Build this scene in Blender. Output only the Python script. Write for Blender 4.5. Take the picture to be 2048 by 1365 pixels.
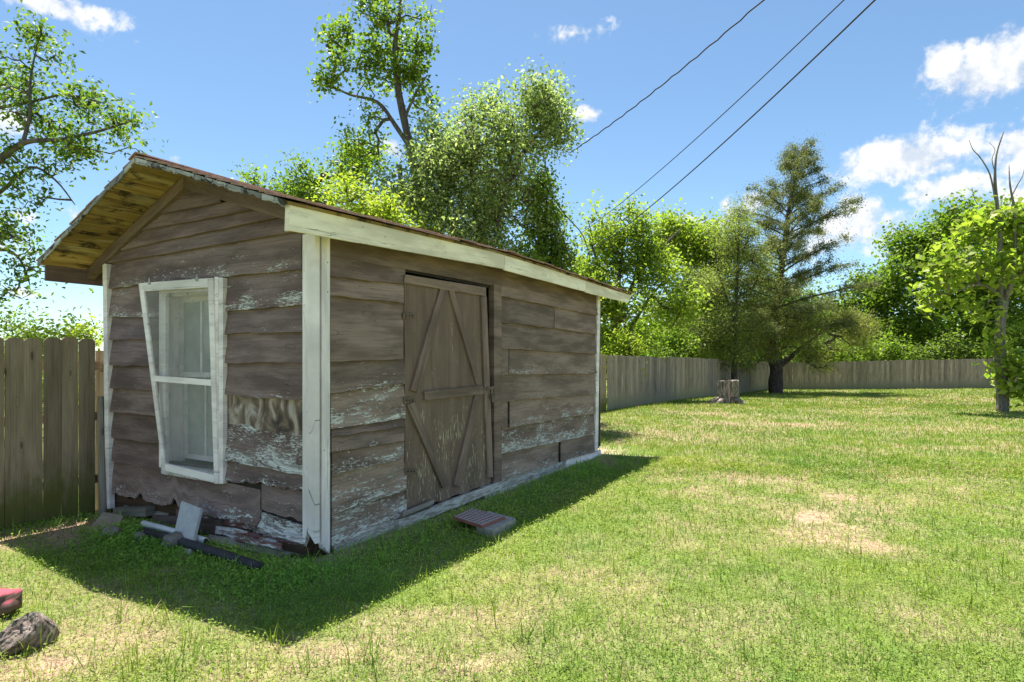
import bpy, math, random
import numpy as np
from mathutils import Vector, Matrix, noise as mnoise

for o in list(bpy.data.objects):
    bpy.data.objects.remove(o)
SC = bpy.context.scene
COL = SC.collection

# ------------------------------------------------------------------ camera
F = 1190.0            # focal length in photograph pixels (2048 wide)
CAMZ = 1.5
HOR = 719.0           # horizon row
cam = bpy.data.cameras.new('camera')
cam.sensor_width = 36.0
cam.lens = F / 2048 * 36.0
cam.shift_y = (HOR - 682.5) / 2048
cam.clip_start = 0.05
cam.clip_end = 2000
camo = bpy.data.objects.new('camera', cam)
COL.objects.link(camo)
camo.location = (0, 0, CAMZ)
camo.rotation_euler = (math.radians(90), 0, 0)
SC.camera = camo

# ------------------------------------------------------------------ light
SUN_FROM = Vector((-0.30, 0.84, 2.54)).normalized()      # towards the sun
ELEV = math.asin(SUN_FROM.z)
sun = bpy.data.lights.new('sun', 'SUN')
sun.energy = 3.5
sun.angle = math.radians(0.5)
sun.color = (1.0, 0.925, 0.87)
suno = bpy.data.objects.new('sun', sun)
COL.objects.link(suno)
suno.rotation_euler = SUN_FROM.to_track_quat('Z', 'Y').to_euler()
suno.location = (0, 0, 30)

SC.view_settings.view_transform = 'Standard'
SC.view_settings.look = 'None'
SC.view_settings.gamma = 1.0
SC.view_settings.use_curve_mapping = False
SC.view_settings.exposure = 1.78
SC.cycles.max_bounces = 6
SC.cycles.diffuse_bounces = 3
SC.cycles.glossy_bounces = 2
SC.cycles.transmission_bounces = 3
SC.cycles.transparent_max_bounces = 6
SC.render.resolution_x = 1024
SC.render.resolution_y = 682


class NT:
    """small node-tree writer"""
    def __init__(s, tree):
        s.t = tree
        s.n = tree.nodes
        s.l = tree.links

    def put(s, sock, val):
        if val is None:
            return
        if isinstance(val, bpy.types.NodeSocket):
            s.l.new(val, sock)
        else:
            if sock.type == 'RGBA' and isinstance(val, (tuple, list)) and len(val) == 3:
                val = (*val, 1)
            if sock.type in ('RGBA', 'VECTOR') and isinstance(val, (int, float)):
                val = (val,) * (4 if sock.type == 'RGBA' else 3)
            sock.default_value = val

    def node(s, typ, **kw):
        n = s.n.new(typ)
        for k, v in kw.items():
            setattr(n, k, v)
        return n

    def math(s, op, a, b=None, c=None, clamp=False):
        n = s.node('ShaderNodeMath', operation=op, use_clamp=clamp)
        s.put(n.inputs[0], a)
        s.put(n.inputs[1], b)
        s.put(n.inputs[2], c)
        return n.outputs[0]

    def vmath(s, op, a, b=None):
        n = s.node('ShaderNodeVectorMath', operation=op)
        s.put(n.inputs[0], a)
        s.put(n.inputs[1], b)
        return n.outputs['Value'] if op in ('LENGTH', 'DOT_PRODUCT', 'DISTANCE') else n.outputs[0]

    def noise(s, vec, scale=1.0, detail=4.0, rough=0.5, dist=0.0):
        n = s.node('ShaderNodeTexNoise')
        s.put(n.inputs['Vector'], vec)
        s.put(n.inputs['Scale'], scale)
        s.put(n.inputs['Detail'], detail)
        s.put(n.inputs['Roughness'], rough)
        s.put(n.inputs['Distortion'], dist)
        return n.outputs['Fac']

    def voro(s, vec, scale=1.0, feature='F1'):
        n = s.node('ShaderNodeTexVoronoi', feature=feature)
        s.put(n.inputs['Vector'], vec)
        s.put(n.inputs['Scale'], scale)
        return n.outputs['Distance']

    def smooth(s, x, lo, hi, a=0.0, b=1.0):
        n = s.node('ShaderNodeMapRange', interpolation_type='SMOOTHSTEP')
        s.put(n.inputs['Value'], x)
        s.put(n.inputs['From Min'], lo)
        s.put(n.inputs['From Max'], hi)
        s.put(n.inputs['To Min'], a)
        s.put(n.inputs['To Max'], b)
        return n.outputs[0]

    def mix(s, f, a, b, blend='MIX'):
        n = s.node('ShaderNodeMix', data_type='RGBA', blend_type=blend)
        s.put(n.inputs[0], f)
        s.put(n.inputs[6], a)
        s.put(n.inputs[7], b)
        return n.outputs[2]

    def ramp(s, f, stops):
        n = s.node('ShaderNodeValToRGB')
        cr = n.color_ramp
        while len(cr.elements) < len(stops):
            cr.elements.new(0.5)
        for e, (p, c) in zip(cr.elements, stops):
            e.position = p
            e.color = (*c, 1) if len(c) == 3 else c
        s.put(n.inputs[0], f)
        return n.outputs[0]

    def attr(s, name, out='Vector'):
        n = s.node('ShaderNodeAttribute', attribute_name=name)
        return n.outputs[out]

    def bump(s, h, strength=0.3, dist=0.01, normal=None):
        n = s.node('ShaderNodeBump')
        s.put(n.inputs['Strength'], strength)
        s.put(n.inputs['Distance'], dist)
        s.put(n.inputs['Height'], h)
        s.put(n.inputs['Normal'], normal)
        return n.outputs[0]


# ------------------------------------------------------------------ sky
world = bpy.data.worlds.new('World')
SC.world = world
world.use_nodes = True
w = NT(world.node_tree)
w.n.clear()
sky = w.node('ShaderNodeTexSky', sky_type='NISHITA')
sky.sun_disc = False
sky.sun_elevation = ELEV
sky.sun_rotation = math.atan2(SUN_FROM.x, SUN_FROM.y)
sky.altitude = 1200
sky.air_density = 1.0
sky.dust_density = 0.6
sky.ozone_density = 1.0
tc = w.node('ShaderNodeTexCoord')
D = tc.outputs['Generated']


def pdir(px, py):
    return Vector(((px - 1024) / F, 1.0, (HOR - py) / F)).normalized()


n1 = w.noise(D, 20.0, 8, 0.58, 0.15)
n2 = w.noise(D, 75.0, 6, 0.6)
nz = w.math('ADD', w.math('MULTIPLY', n1, 0.75), w.math('MULTIPLY', n2, 0.25))
cover = None
CLOUDS = [  # px, py, rx, ry, strength
    (1985, 138, 88, 48, .95), (1815, 318, 100, 40, .95), (1895, 378, 70, 28, .8), (2040, 295, 55, 40, .75),
    (1700, 455, 85, 50, .85), (1400, 448, 80, 16, .7), (1165, 231, 40, 20, .75), (1150, 66, 80, 22, .55),
    (1500, 412, 50, 28, .75), (355, 333, 24, 17, .75), (790, 300, 45, 22, .8), (70, 4, 120, 20, .7), (20, 430, 50, 18, .5),
    (55, 588, 40, 13, .6), (180, 627, 34, 11, .6), (150, 430, 30, 14, .5), (2150, 420, 120, 60, 1.0), (2300, 220, 140, 60, .9), (-200, 200, 140, 50, .8), (-250, 480, 150, 40, .8)]
for px, py, rx, ry, st in CLOUDS:
    c = pdir(px, py)
    d = w.vmath('MULTIPLY', w.vmath('SUBTRACT', D, tuple(c)), (F / rx, F / rx, F / ry))
    ln = w.vmath('LENGTH', d)
    v = w.math('MULTIPLY', w.math('SUBTRACT', 1.0, w.math('MULTIPLY', ln, 0.72)), st)
    cover = v if cover is None else w.math('MAXIMUM', cover, v)
dens = w.math('ADD', cover, w.math('MULTIPLY', w.math('SUBTRACT', nz, 0.5), 2.3))
# unseen cumulus away from the view, its cover raised to brighten the shade
yy = w.node('ShaderNodeSeparateXYZ')
w.put(yy.inputs[0], D)
far_n = w.noise(w.vmath('MULTIPLY', D, (3.2, 3.2, 6.5)), 1.0, 8, 0.6)
behind = w.smooth(yy.outputs['Y'], 0.35, 0.1)
dens2 = w.math('MULTIPLY', w.smooth(far_n, 0.50, 0.62), behind)
mask = w.math('MAXIMUM', w.smooth(dens, 0.20, 0.62), dens2)
lit = w.smooth(w.math('ADD', nz, w.math('MULTIPLY', dens, 0.06)), 0.44, 0.62)
ccol = w.mix(lit, (2.2, 2.4, 2.7), (3.25, 3.25, 3.25))
hsv = w.node('ShaderNodeHueSaturation')
w.put(hsv.inputs['Saturation'], 1.0)
w.put(hsv.inputs['Value'], 1.0)
w.put(hsv.inputs['Color'], sky.outputs[0])
blue = w.mix(1.0, hsv.outputs[0], (0.475, 0.55, 0.55), 'MULTIPLY')
col = w.mix(w.math('MULTIPLY', mask, 0.93), blue, ccol)
bg = w.node('ShaderNodeBackground')
w.put(bg.inputs['Color'], col)
w.put(bg.inputs['Strength'], 0.10)
wo = w.node('ShaderNodeOutputWorld')
w.l.new(bg.outputs[0], wo.inputs['Surface'])


# ------------------------------------------------------------------ scene helpers
def A(*v):
    return np.array(v, float)


def tag(o, label=None, cat=None, group=None, kind=None):
    if label:
        o['label'] = label
    if cat:
        o['category'] = cat
    if group:
        o['group'] = group
    if kind:
        o['kind'] = kind
    return o


def empty(name, loc=(0, 0, 0), rz=0.0):
    o = bpy.data.objects.new(name, None)
    COL.objects.link(o)
    o.location = loc
    o.rotation_euler = (0, 0, rz)
    o.empty_display_size = 0.2
    return o


def mesh_from(name, verts, faces, attrs=None, smooth=False):
    """verts (N,3); faces list of tuples, or (M,k) array"""
    me = bpy.data.meshes.new(name)
    verts = np.asarray(verts, np.float32)
    if isinstance(faces, np.ndarray):
        faces = [faces]
    if faces and isinstance(faces[0], np.ndarray):
        nl = sum(f.size for f in faces)
        nf = sum(len(f) for f in faces)
        me.vertices.add(len(verts))
        me.vertices.foreach_set('co', verts.ravel())
        me.loops.add(nl)
        me.loops.foreach_set('vertex_index', np.concatenate([f.ravel() for f in faces]).astype(np.int32))
        me.polygons.add(nf)
        tot = np.concatenate([np.full(len(f), f.shape[1], np.int32) for f in faces])
        st = np.concatenate([[0], np.cumsum(tot)[:-1]]).astype(np.int32)
        me.polygons.foreach_set('loop_start', st)
        me.polygons.foreach_set('loop_total', tot)
        me.update(calc_edges=True)
    else:
        me.from_pydata([tuple(map(float, v)) for v in verts], [], [tuple(int(i) for i in f) for f in faces])
        me.update()
    for k, v in (attrs or {}).items():
        v = np.asarray(v, np.float32)
        if v.ndim == 1:
            a = me.attributes.new(k, 'FLOAT', 'POINT')
            a.data.foreach_set('value', v)
        elif v.shape[1] == 3:
            a = me.attributes.new(k, 'FLOAT_VECTOR', 'POINT')
            a.data.foreach_set('vector', v.ravel())
        else:
            a = me.attributes.new(k, 'FLOAT_COLOR', 'POINT')
            a.data.foreach_set('color', v.ravel())
    if smooth:
        me.polygons.foreach_set('use_smooth', np.ones(len(me.polygons), bool))
    return me


def link(name, me, mat=None, parent=None):
    o = bpy.data.objects.new(name, me)
    if mat is not None and len(me.materials) == 0:
        me.materials.append(mat)
    COL.objects.link(o)
    if parent is not None:
        o.parent = parent
    return o


def obj(name, verts, faces, mat, parent=None, attrs=None, smooth=False):
    return link(name, mesh_from(name, verts, faces, attrs, smooth), mat, parent)


RNG = np.random.default_rng(7)
random.seed(7)


def n1d(x, seed, freq):
    return np.array([mnoise.noise((float(a) * freq, seed * 13.7, 0.37)) for a in np.atleast_1d(x)])


def plank_data(bl, br, tr, tl, th, nseg=6, wob=0.0, wobt=0.0, wfreq=4.0, seed=0.0, peel=0.3, rot=0.0, nrow=1, warp=0.0, endj=0.0):
    """a board: front face bl-br-tr-tl (bl->br along), th metres thick behind. Returns verts, faces, attrs"""
    bl, br, tr, tl = map(lambda p: np.asarray(p, float), (bl, br, tr, tl))
    al = (br - bl)
    L = np.linalg.norm(al)
    up = tl - bl
    if np.linalg.norm(up) < 1e-6:
        up = tr - br
    nrm = np.cross(al, up)
    nrm /= np.linalg.norm(nrm)
    al = al / L
    upn = up / np.linalg.norm(up)
    V, ST, PE = [], [], []
    ts = np.linspace(0, 1, nseg + 1)
    wb = (n1d(ts * L, seed, wfreq) * wob + n1d(ts * L, seed + 3, wfreq * 4) * wob * .5) if wob else np.zeros(nseg + 1)
    if rot:
        rr = n1d(ts * L, seed + 9, wfreq * 2.3)
        wb = wb + rot * np.clip(rr * 1.7, 0, 1) ** 1.5 + rot * .4 * np.clip(n1d(ts * L, seed + 5, wfreq * 5.3), 0, 1)
    wt = n1d(ts * L, seed + 6, wfreq) * wobt if wobt else np.zeros(nseg + 1)
    wp = n1d(ts * L, seed + 11, 1.3) * warp if warp else np.zeros(nseg + 1)
    k = nrow + 1
    for i, t in enumerate(ts):
        b = bl + (br - bl) * t + upn * wb[i]
        tp = tl + (tr - tl) * t + upn * wt[i]
        if endj and (i == 0 or i == nseg):
            s = -1 if i == 0 else 1
            b = b + al * s * endj * (n1d([seed + i], seed, 3.1)[0])
            tp = tp + al * s * endj * (n1d([seed + i + 5], seed, 3.7)[0])
        hgt = np.linalg.norm(tp - b)
        for r in range(k):
            f = r / nrow
            V.append(b + (tp - b) * f + nrm * wp[i] * (1 - f))
            ST.append((t * L + seed * 3.17, f * hgt, seed))
        V.append(tp - nrm * th)
        ST.append((t * L + seed * 3.17, hgt, seed))
        V.append(b - nrm * th + nrm * wp[i] * .6)
        ST.append((t * L + seed * 3.17, 0, seed))
        PE += [peel] * (k + 2)
    Fc = []
    m = k + 2
    for i in range(nseg):
        for r in range(m):
            r2 = (r + 1) % m
            Fc.append((i * m + r, (i + 1) * m + r, (i + 1) * m + r2, i * m + r2))
    Fc.append(tuple(reversed(range(m))))
    Fc.append(tuple(nseg * m + r for r in range(m)))
    # orientation of the loops: outward
    Fc = [tuple(f) for f in Fc]
    return V, Fc, {'st': ST, 'peel': PE}


SEED = [1.0]


def plank(name, bl, br, tr, tl, th, mat, parent=None, **kw):
    if 'seed' not in kw:
        SEED[0] += 1.37
        kw['seed'] = SEED[0]
    v, f, a = plank_data(bl, br, tr, tl, th, **kw)
    return obj(name, v, f, mat, parent, a)


def tube_data(pts, rad, k=8, cap=True, wob=0.0, seed=0.0):
    pts = [np.asarray(p, float) for p in pts]
    n = len(pts)
    if np.isscalar(rad):
        rad = [rad] * n
    V, Fc, ST = [], [], []
    prev = None
    s = 0
    for i, p in enumerate(pts):
        d = pts[min(i + 1, n - 1)] - pts[max(i - 1, 0)]
        d = d / (np.linalg.norm(d) + 1e-9)
        if prev is None:
            ref = A(0, 0, 1) if abs(d[2]) < .9 else A(1, 0, 0)
            x = np.cross(d, ref)
        else:
            x = prev - d * np.dot(prev, d)
        x /= np.linalg.norm(x) + 1e-9
        prev = x
        y = np.cross(d, x)
        if i:
            s += np.linalg.norm(p - pts[i - 1])
        for j in range(k):
            a = 2 * math.pi * j / k
            r = rad[i]
            if wob:
                r *= 1 + wob * mnoise.noise((math.cos(a) * 1.4, math.sin(a) * 1.4, s * 2.0 + seed * 7.1))
            V.append(p + (x * math.cos(a) + y * math.sin(a)) * r)
            ST.append((s, j / k * 2 * math.pi * rad[i], seed))
    for i in range(n - 1):
        for j in range(k):
            j2 = (j + 1) % k
            Fc.append((i * k + j, i * k + j2, (i + 1) * k + j2, (i + 1) * k + j))
    if cap:
        Fc.append(tuple(reversed(range(k))))
        Fc.append(tuple((n - 1) * k + j for j in range(k)))
    return V, Fc, {'st': ST}


def tube(name, pts, rad, mat, parent=None, k=8, wob=0.0, seed=0.0, smooth=True):
    v, f, a = tube_data(pts, rad, k, True, wob, seed)
    return obj(name, v, f, mat, parent, a, smooth)


def gz(x, y):
    """height of the yard: almost flat, dipping towards the far fence corner"""
    x = np.asarray(x, float)
    y = np.asarray(y, float)
    g = -0.42 * np.exp(-((x - 15) ** 2 + (y - 38) ** 2) / (2 * 10.5 ** 2))
    nx, ny = 0.866, -0.5
    dl = (x + 4.35) * nx + (y - 6.0) * ny
    g = g - 0.09 * np.exp(-dl ** 2 / (2 * 0.45 ** 2))
    g = g + 0.012 * np.sin(x * 1.7 + y * .6) * np.sin(y * 1.3 - x * .4)
    return g


def ray(px, py):
    return A((px - 1024) / F, 1.0, (HOR - py) / F)


def at(px, py, Y):
    r = ray(px, py) * Y
    r[2] += CAMZ
    return r


def on_ground(px, py, dz=0.0):
    r = ray(px, py)
    Y = CAMZ / max(-r[2], 1e-3)
    for _ in range(12):
        z = float(gz(r[0] * Y, Y)) + dz
        Y = (CAMZ - z) / max(-r[2], 1e-3)
    return A(r[0] * Y, Y, CAMZ + r[2] * Y)


# ------------------------------------------------------------------ materials
def new_mat(name):
    m = bpy.data.materials.new(name)
    m.use_nodes = True
    t = NT(m.node_tree)
    t.n.clear()
    out = t.node('ShaderNodeOutputMaterial')
    b = t.node('ShaderNodeBsdfPrincipled')
    b.inputs['Roughness'].default_value = 0.85
    b.inputs['Specular IOR Level'].default_value = 0.25
    t.l.new(b.outputs[0], out.inputs[0])
    return m, t, b, out


def peel_paint(name, paint_a, paint_b, under_a, under_b, fleck=0.5, rough=0.7, red=False, gr=0.55, board=0.22):
    """old paint over wood: grain, fading, peeling that follows the grain, flecks, nail dots"""
    m, t, b, out = new_mat(name)
    st = t.attr('st')
    pe = t.attr('peel', 'Fac')
    sep = t.node('ShaderNodeSeparateXYZ')
    t.put(sep.inputs[0], st)
    grain = t.noise(t.vmath('MULTIPLY', st, (2.2, 70, 3)), 1.0, 5, 0.65, 0.4)
    grain2 = t.noise(t.vmath('MULTIPLY', st, (5.0, 190, 3)), 1.0, 3, 0.6)
    fade = t.noise(t.vmath('MULTIPLY', st, (1.3, 5.5, 2)), 1.0, 4, 0.6)
    patch = t.noise(t.vmath('MULTIPLY', st, (3.6, 11, 2.3)), 1.0, 3, 0.55)
    chip = t.noise(t.vmath('MULTIPLY', st, (24, 85, 2.3)), 1.0, 6, 0.75, 0.4)
    low = t.smooth(sep.outputs['Y'], 0.17, 0.0)
    amt = t.math('ADD', t.math('MULTIPLY', t.math('SUBTRACT', patch, 0.5), 1.0),
                 t.math('ADD', t.math('MULTIPLY', t.math('SUBTRACT', chip, 0.5), 1.9), t.math('MULTIPLY', low, 0.20)))
    amt = t.math('ADD', amt, t.math('SUBTRACT', pe, 0.83))
    mask = t.smooth(amt, 0.0, 0.025)
    fl = t.noise(t.vmath('MULTIPLY', st, (40, 95, 5)), 1.0, 3, 0.6)
    flm = t.smooth(t.math('ADD', fl, t.math('MULTIPLY', t.math('ADD', pe, t.math('SUBTRACT', patch, 0.5)), 0.14 * fleck)), 0.735, 0.755)
    wh = t.smooth(t.noise(t.vmath('MULTIPLY', st, (9, 42, 8)), 1.0, 4, 0.6), 0.43, 0.52)
    paint = t.mix(t.smooth(fade, 0.36, 0.64), tuple(x * .82 for x in paint_a), tuple(x * 1.12 for x in paint_b))
    paint = t.mix(t.math('MULTIPLY', t.smooth(grain, 0.40, 0.72), gr), paint, tuple(x * .55 for x in paint_a))
    bn = t.noise(t.vmath('MULTIPLY', st, (0, 0, 2.7)), 1.0, 0, 0.5)
    paint = t.mix(1.0, paint, t.smooth(bn, .3, .7, 1 - board, 1 + board), 'MULTIPLY')
    under = t.mix(wh, under_a, under_b)
    under = t.mix(t.math('MULTIPLY', t.smooth(grain2, 0.45, 0.7), 0.55), under, tuple(x * .35 for x in under_a))
    if red:
        rr = t.smooth(t.noise(t.vmath('MULTIPLY', st, (2.6, 9, 4)), 1.0, 3, .6), 0.52, 0.58)
        under = t.mix(t.math('MULTIPLY', rr, 0.85), under, (0.16, 0.028, 0.022))
    c = t.mix(t.math('MAXIMUM', mask, t.math('MULTIPLY', flm, 0.9)), paint, under)
    dots = t.voro(t.vmath('MULTIPLY', st, (9, 14, 3)), 1.0)
    c = t.mix(t.smooth(dots, 0.07, 0.04), c, (0.02, 0.016, 0.013))
    kd = t.voro(t.vmath('MULTIPLY', st, (1.5, 4.5, 3)), 1.0)
    c = t.mix(t.math('MULTIPLY', t.smooth(t.math('ABSOLUTE', t.math('SUBTRACT', kd, .10)), .022, .0), .5), c, tuple(x * .45 for x in paint_a))
    crack = t.noise(t.vmath('MULTIPLY', st, (1.1, 26, 6)), 1.0, 2, 0.5, 0.8)
    cm = t.smooth(t.math('ABSOLUTE', t.math('SUBTRACT', crack, 0.62)), 0.006, 0.0)
    c = t.mix(t.math('MULTIPLY', cm, 0.7), c, (0.025, 0.02, 0.017))
    t.put(b.inputs['Base Color'], c)
    t.put(b.inputs['Roughness'], t.math('ADD', rough, t.math('MULTIPLY', mask, 0.15)))
    h = t.math('SUBTRACT', t.math('MULTIPLY', grain, 0.35), t.math('ADD', t.math('MULTIPLY', mask, 0.45), cm))
    t.put(b.inputs['Normal'], t.bump(h, 0.55, 0.006))
    return m


M = {}
M['siding'] = peel_paint('siding_brown_paint', (0.185, 0.124, 0.110), (0.260, 0.182, 0.165), (0.36, 0.34, 0.32), (0.74, 0.73, 0.71))
M['siding_long'] = peel_paint('siding_brown_bounce_tint', (0.220, 0.150, 0.116), (0.305, 0.216, 0.172), (0.36, 0.32, 0.28), (0.72, 0.70, 0.65))  # same brown paint, tinted warmer for light bounced off the ground
M['rotten'] = peel_paint('rotten_sill_wood', (0.16, 0.11, 0.09), (0.21, 0.15, 0.13), (0.32, 0.26, 0.21), (0.66, 0.63, 0.6), red=True)
M['white'] = peel_paint('white_trim_paint', (0.89, 0.80, 0.79), (0.93, 0.845, 0.835), (0.50, 0.46, 0.38), (0.76, 0.72, 0.65), fleck=0.3, gr=.14, board=.04)
M['fascia_bounce'] = peel_paint('white_fascia_bounce_tint', (0.88, 0.78, 0.58), (0.93, 0.84, 0.65), (0.55, 0.46, 0.30), (0.76, 0.68, 0.52), fleck=0.2, gr=.12, board=.03)  # white fascia with the yellow ground bounce put into its colour
M['skirt'] = peel_paint('worn_white_skirt', (0.74, 0.68, 0.69), (0.86, 0.79, 0.80), (0.36, 0.31, 0.26), (0.62, 0.59, 0.54))
M['trim_brown'] = peel_paint('brown_trim_paint', (0.195, 0.130, 0.105), (0.255, 0.178, 0.145), (0.3, 0.26, 0.21), (0.5, 0.47, 0.4), fleck=0.3)


def simple(name, col, rough=0.8, spec=0.25, nscale=8.0, var=0.25, bump=0.2, metallic=0.0, stretch=(1, 1, 1), bdist=0.01):
    m, t, b, out = new_mat(name)
    tcn = t.node('ShaderNodeTexCoord')
    v = t.vmath('MULTIPLY', tcn.outputs['Object'], stretch)
    n = t.noise(v, nscale, 6, 0.6)
    n2 = t.noise(v, nscale * 6, 4, 0.6)
    f = t.math('ADD', t.math('MULTIPLY', n, .65), t.math('MULTIPLY', n2, .35))
    c = t.mix(t.smooth(f, 0.3, 0.7), tuple(x * (1 - var) for x in col), tuple(min(1, x * (1 + var)) for x in col))
    t.put(b.inputs['Base Color'], c)
    b.inputs['Roughness'].default_value = rough
    b.inputs['Specular IOR Level'].default_value = spec
    b.inputs['Metallic'].default_value = metallic
    t.put(b.inputs['Normal'], t.bump(f, bump, bdist))
    return m


M['dark'] = simple('dark_interior_wood', (0.05, 0.04, 0.033))
M['concrete'] = simple('concrete', (0.34, 0.32, 0.29), nscale=14, var=.3, bump=.4)
M['stone'] = simple('rough_stone', (0.20, 0.18, 0.155), nscale=9, var=.45, bump=.6)
M['pvc'] = simple('white_plastic', (0.72, 0.73, 0.72), rough=.4, spec=.4, var=.08, bump=.05)
M['blackpipe'] = simple('dark_pipe', (0.045, 0.042, 0.045), rough=.6, var=.4)
M['greytile'] = simple('grey_tile_board', (0.50, 0.50, 0.49), rough=.7, var=.14, nscale=22, bump=.15)
M['tanboard'] = simple('tan_board', (0.36, 0.29, 0.21), var=.25)
M['rust'] = simple('rusted_iron', (0.15, 0.105, 0.075), rough=.7, var=.5, nscale=30)
M['steel'] = simple('dull_steel', (0.35, 0.34, 0.32), rough=.5, metallic=.6, var=.3)
M['wire'] = simple('cable_black', (0.035, 0.033, 0.035), rough=.6)


def wood_mat(name, ca, cb, dark, moss=None, ground_moss=False, stain=0.5, per_obj=True, blotch=False):
    """bare weathered wood, grain along st.x"""
    m, t, b, out = new_mat(name)
    st = t.attr('st')
    if per_obj:
        oi = t.node('ShaderNodeObjectInfo')
        st = t.vmath('ADD', st, t.vmath('MULTIPLY', oi.outputs['Random'], (37.0, 0, 19.0)))
        rnd = oi.outputs['Random']
    g1 = t.noise(t.vmath('MULTIPLY', st, (1.5, 55, 2)), 1.0, 5, 0.65, 0.6)
    g2 = t.noise(t.vmath('MULTIPLY', st, (4, 200, 2)), 1.0, 3, 0.6)
    big = t.noise(t.vmath('MULTIPLY', st, (1.6, 9, 2)), 1.0, 4, 0.6)
    c = t.mix(t.smooth(big, 0.3, 0.7), ca, cb)
    c = t.mix(t.math('MULTIPLY', t.smooth(g1, 0.42, 0.72), stain), c, dark)
    c = t.mix(t.math('MULTIPLY', t.smooth(g2, 0.5, 0.75), 0.35), c, tuple(x * .5 for x in ca))
    knot = t.voro(t.vmath('MULTIPLY', st, (2.6, 8.5, 2)), 1.0)
    c = t.mix(t.math('MULTIPLY', t.smooth(knot, 0.16, 0.08), 0.75), c, tuple(x * .6 for x in dark))
    ring = t.smooth(t.math('ABSOLUTE', t.math('SUBTRACT', knot, 0.2)), 0.03, 0.0)
    c = t.mix(t.math('MULTIPLY', ring, 0.3), c, dark)
    if per_obj:
        br = t.math('ADD', 0.70, t.math('MULTIPLY', rnd, 0.60))
        c = t.mix(1.0, c, br, 'MULTIPLY')
    if moss is not None:
        sep = t.node('ShaderNodeSeparateXYZ')
        t.put(sep.inputs[0], t.attr('st'))
        mn = t.noise(t.vmath('MULTIPLY', st, (5, 14, 2)), 1.0, 4, .6)
        mm = t.math('MULTIPLY', t.smooth(t.math('ADD', sep.outputs['X'], t.math('MULTIPLY', mn, 0.7)), 1.0, 0.55), 0.88)
        c = t.mix(mm, c, moss)
    if blotch:
        bn = t.noise(t.vmath('MULTIPLY', st, (6.5, 9, .31) if 'flak' in name else (3.5, 5.5, .31)), 1.0, 5, .65, .5)
        c = t.mix(t.math('MULTIPLY', t.smooth(bn, .50, .62), .92), c, (.028, .02, .012))
        b2 = t.noise(t.vmath('MULTIPLY', st, (2.0, 7, .7)), 1.0, 3, .5)
        c = c if 'flak' in name else t.mix(t.math('MULTIPLY', t.smooth(b2, .5, .7), .5), c, (.5, .42, .26))
    t.put(b.inputs['Base Color'], c)
    b.inputs['Roughness'].default_value = 0.9
    t.put(b.inputs['Normal'], t.bump(t.math('ADD', g1, t.math('MULTIPLY', g2, .5)), 0.5, 0.004))
    return m


M['fence'] = wood_mat('weathered_fence_wood', (0.33, 0.25, 0.165), (0.45, 0.355, 0.25), (0.13, 0.092, 0.060), moss=(0.12, 0.13, 0.022))
M['fence_far'] = wood_mat('weathered_grey_fence_wood', (0.255, 0.205, 0.155), (0.38, 0.325, 0.265), (0.11, 0.088, 0.066), moss=(0.27, 0.25, 0.16))
M['deck'] = wood_mat('roof_sheathing_wood', (0.30, 0.195, 0.065), (0.47, 0.33, 0.12), (0.07, 0.045, 0.02), stain=.8, blotch=True)
M['greywood'] = wood_mat('bare_grey_wood', (0.24, 0.215, 0.175), (0.35, 0.32, 0.27), (0.11, 0.09, 0.07))
M['darkrot'] = wood_mat('crumbled_brown_wood', (0.055, 0.033, 0.020), (0.105, 0.062, 0.036), (0.02, 0.013, 0.009), stain=.8)
M['rake'] = wood_mat('grey_flaking_edge', (0.30, 0.295, 0.28), (0.52, 0.51, 0.49), (0.05, 0.045, 0.04), stain=.95, blotch=True)
M['shingle'] = simple('red_brown_shingle', (0.36, 0.225, 0.175), nscale=20, var=.35, bump=.5)


def door_mat():
    m, t, b, out = new_mat('door_weathered_paint')
    st = t.attr('st')
    g = t.noise(t.vmath('MULTIPLY', st, (2.0, 60, 2)), 1.0, 5, .65, .3)
    big = t.noise(t.vmath('MULTIPLY', st, (1.1, 5.5, 2)), 1.0, 4, .6)
    chip = t.noise(t.vmath('MULTIPLY', st, (11, 95, 2)), 1.0, 5, .65, .3)
    patch = t.noise(t.vmath('MULTIPLY', st, (2.2, 6, 5)), 1.0, 3, .6)
    sep = t.node('ShaderNodeSeparateXYZ')
    t.put(sep.inputs[0], st)
    c = t.mix(t.smooth(big, .3, .7), (0.165, 0.110, 0.082), (0.255, 0.178, 0.135))
    c = t.mix(t.math('MULTIPLY', t.smooth(g, .45, .75), .5), c, (0.08, 0.06, 0.047))
    low = t.smooth(sep.outputs['X'], 1.5, 0.3)
    am = t.math('ADD', t.math('ADD', chip, t.math('MULTIPLY', patch, .55)), t.math('MULTIPLY', low, .10))
    mk = t.smooth(am, .97, .99)
    c = t.mix(mk, c, (0.52, 0.45, 0.30))
    t.put(b.inputs['Base Color'], c)
    t.put(b.inputs['Normal'], t.bump(t.math('SUBTRACT', g, t.math('MULTIPLY', mk, .4)), .5, .004))
    return m


M['door'] = door_mat()


def paper_mat():
    m, t, b, out = new_mat('crumpled_tar_paper')
    tcn = t.node('ShaderNodeTexCoord')
    n = t.noise(t.vmath('MULTIPLY', tcn.outputs['Object'], (1, 4.2, 3.0)), 1.5, 4, .55, 1.0)
    c = t.ramp(n, [(0.34, (0.06, 0.045, 0.04)), (0.48, (0.22, 0.155, 0.12)), (0.60, (0.50, 0.42, 0.37)), (0.74, (0.2, 0.15, 0.12))])
    t.put(b.inputs['Base Color'], c)
    b.inputs['Roughness'].default_value = .55
    return m


M['paper'] = paper_mat()


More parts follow.
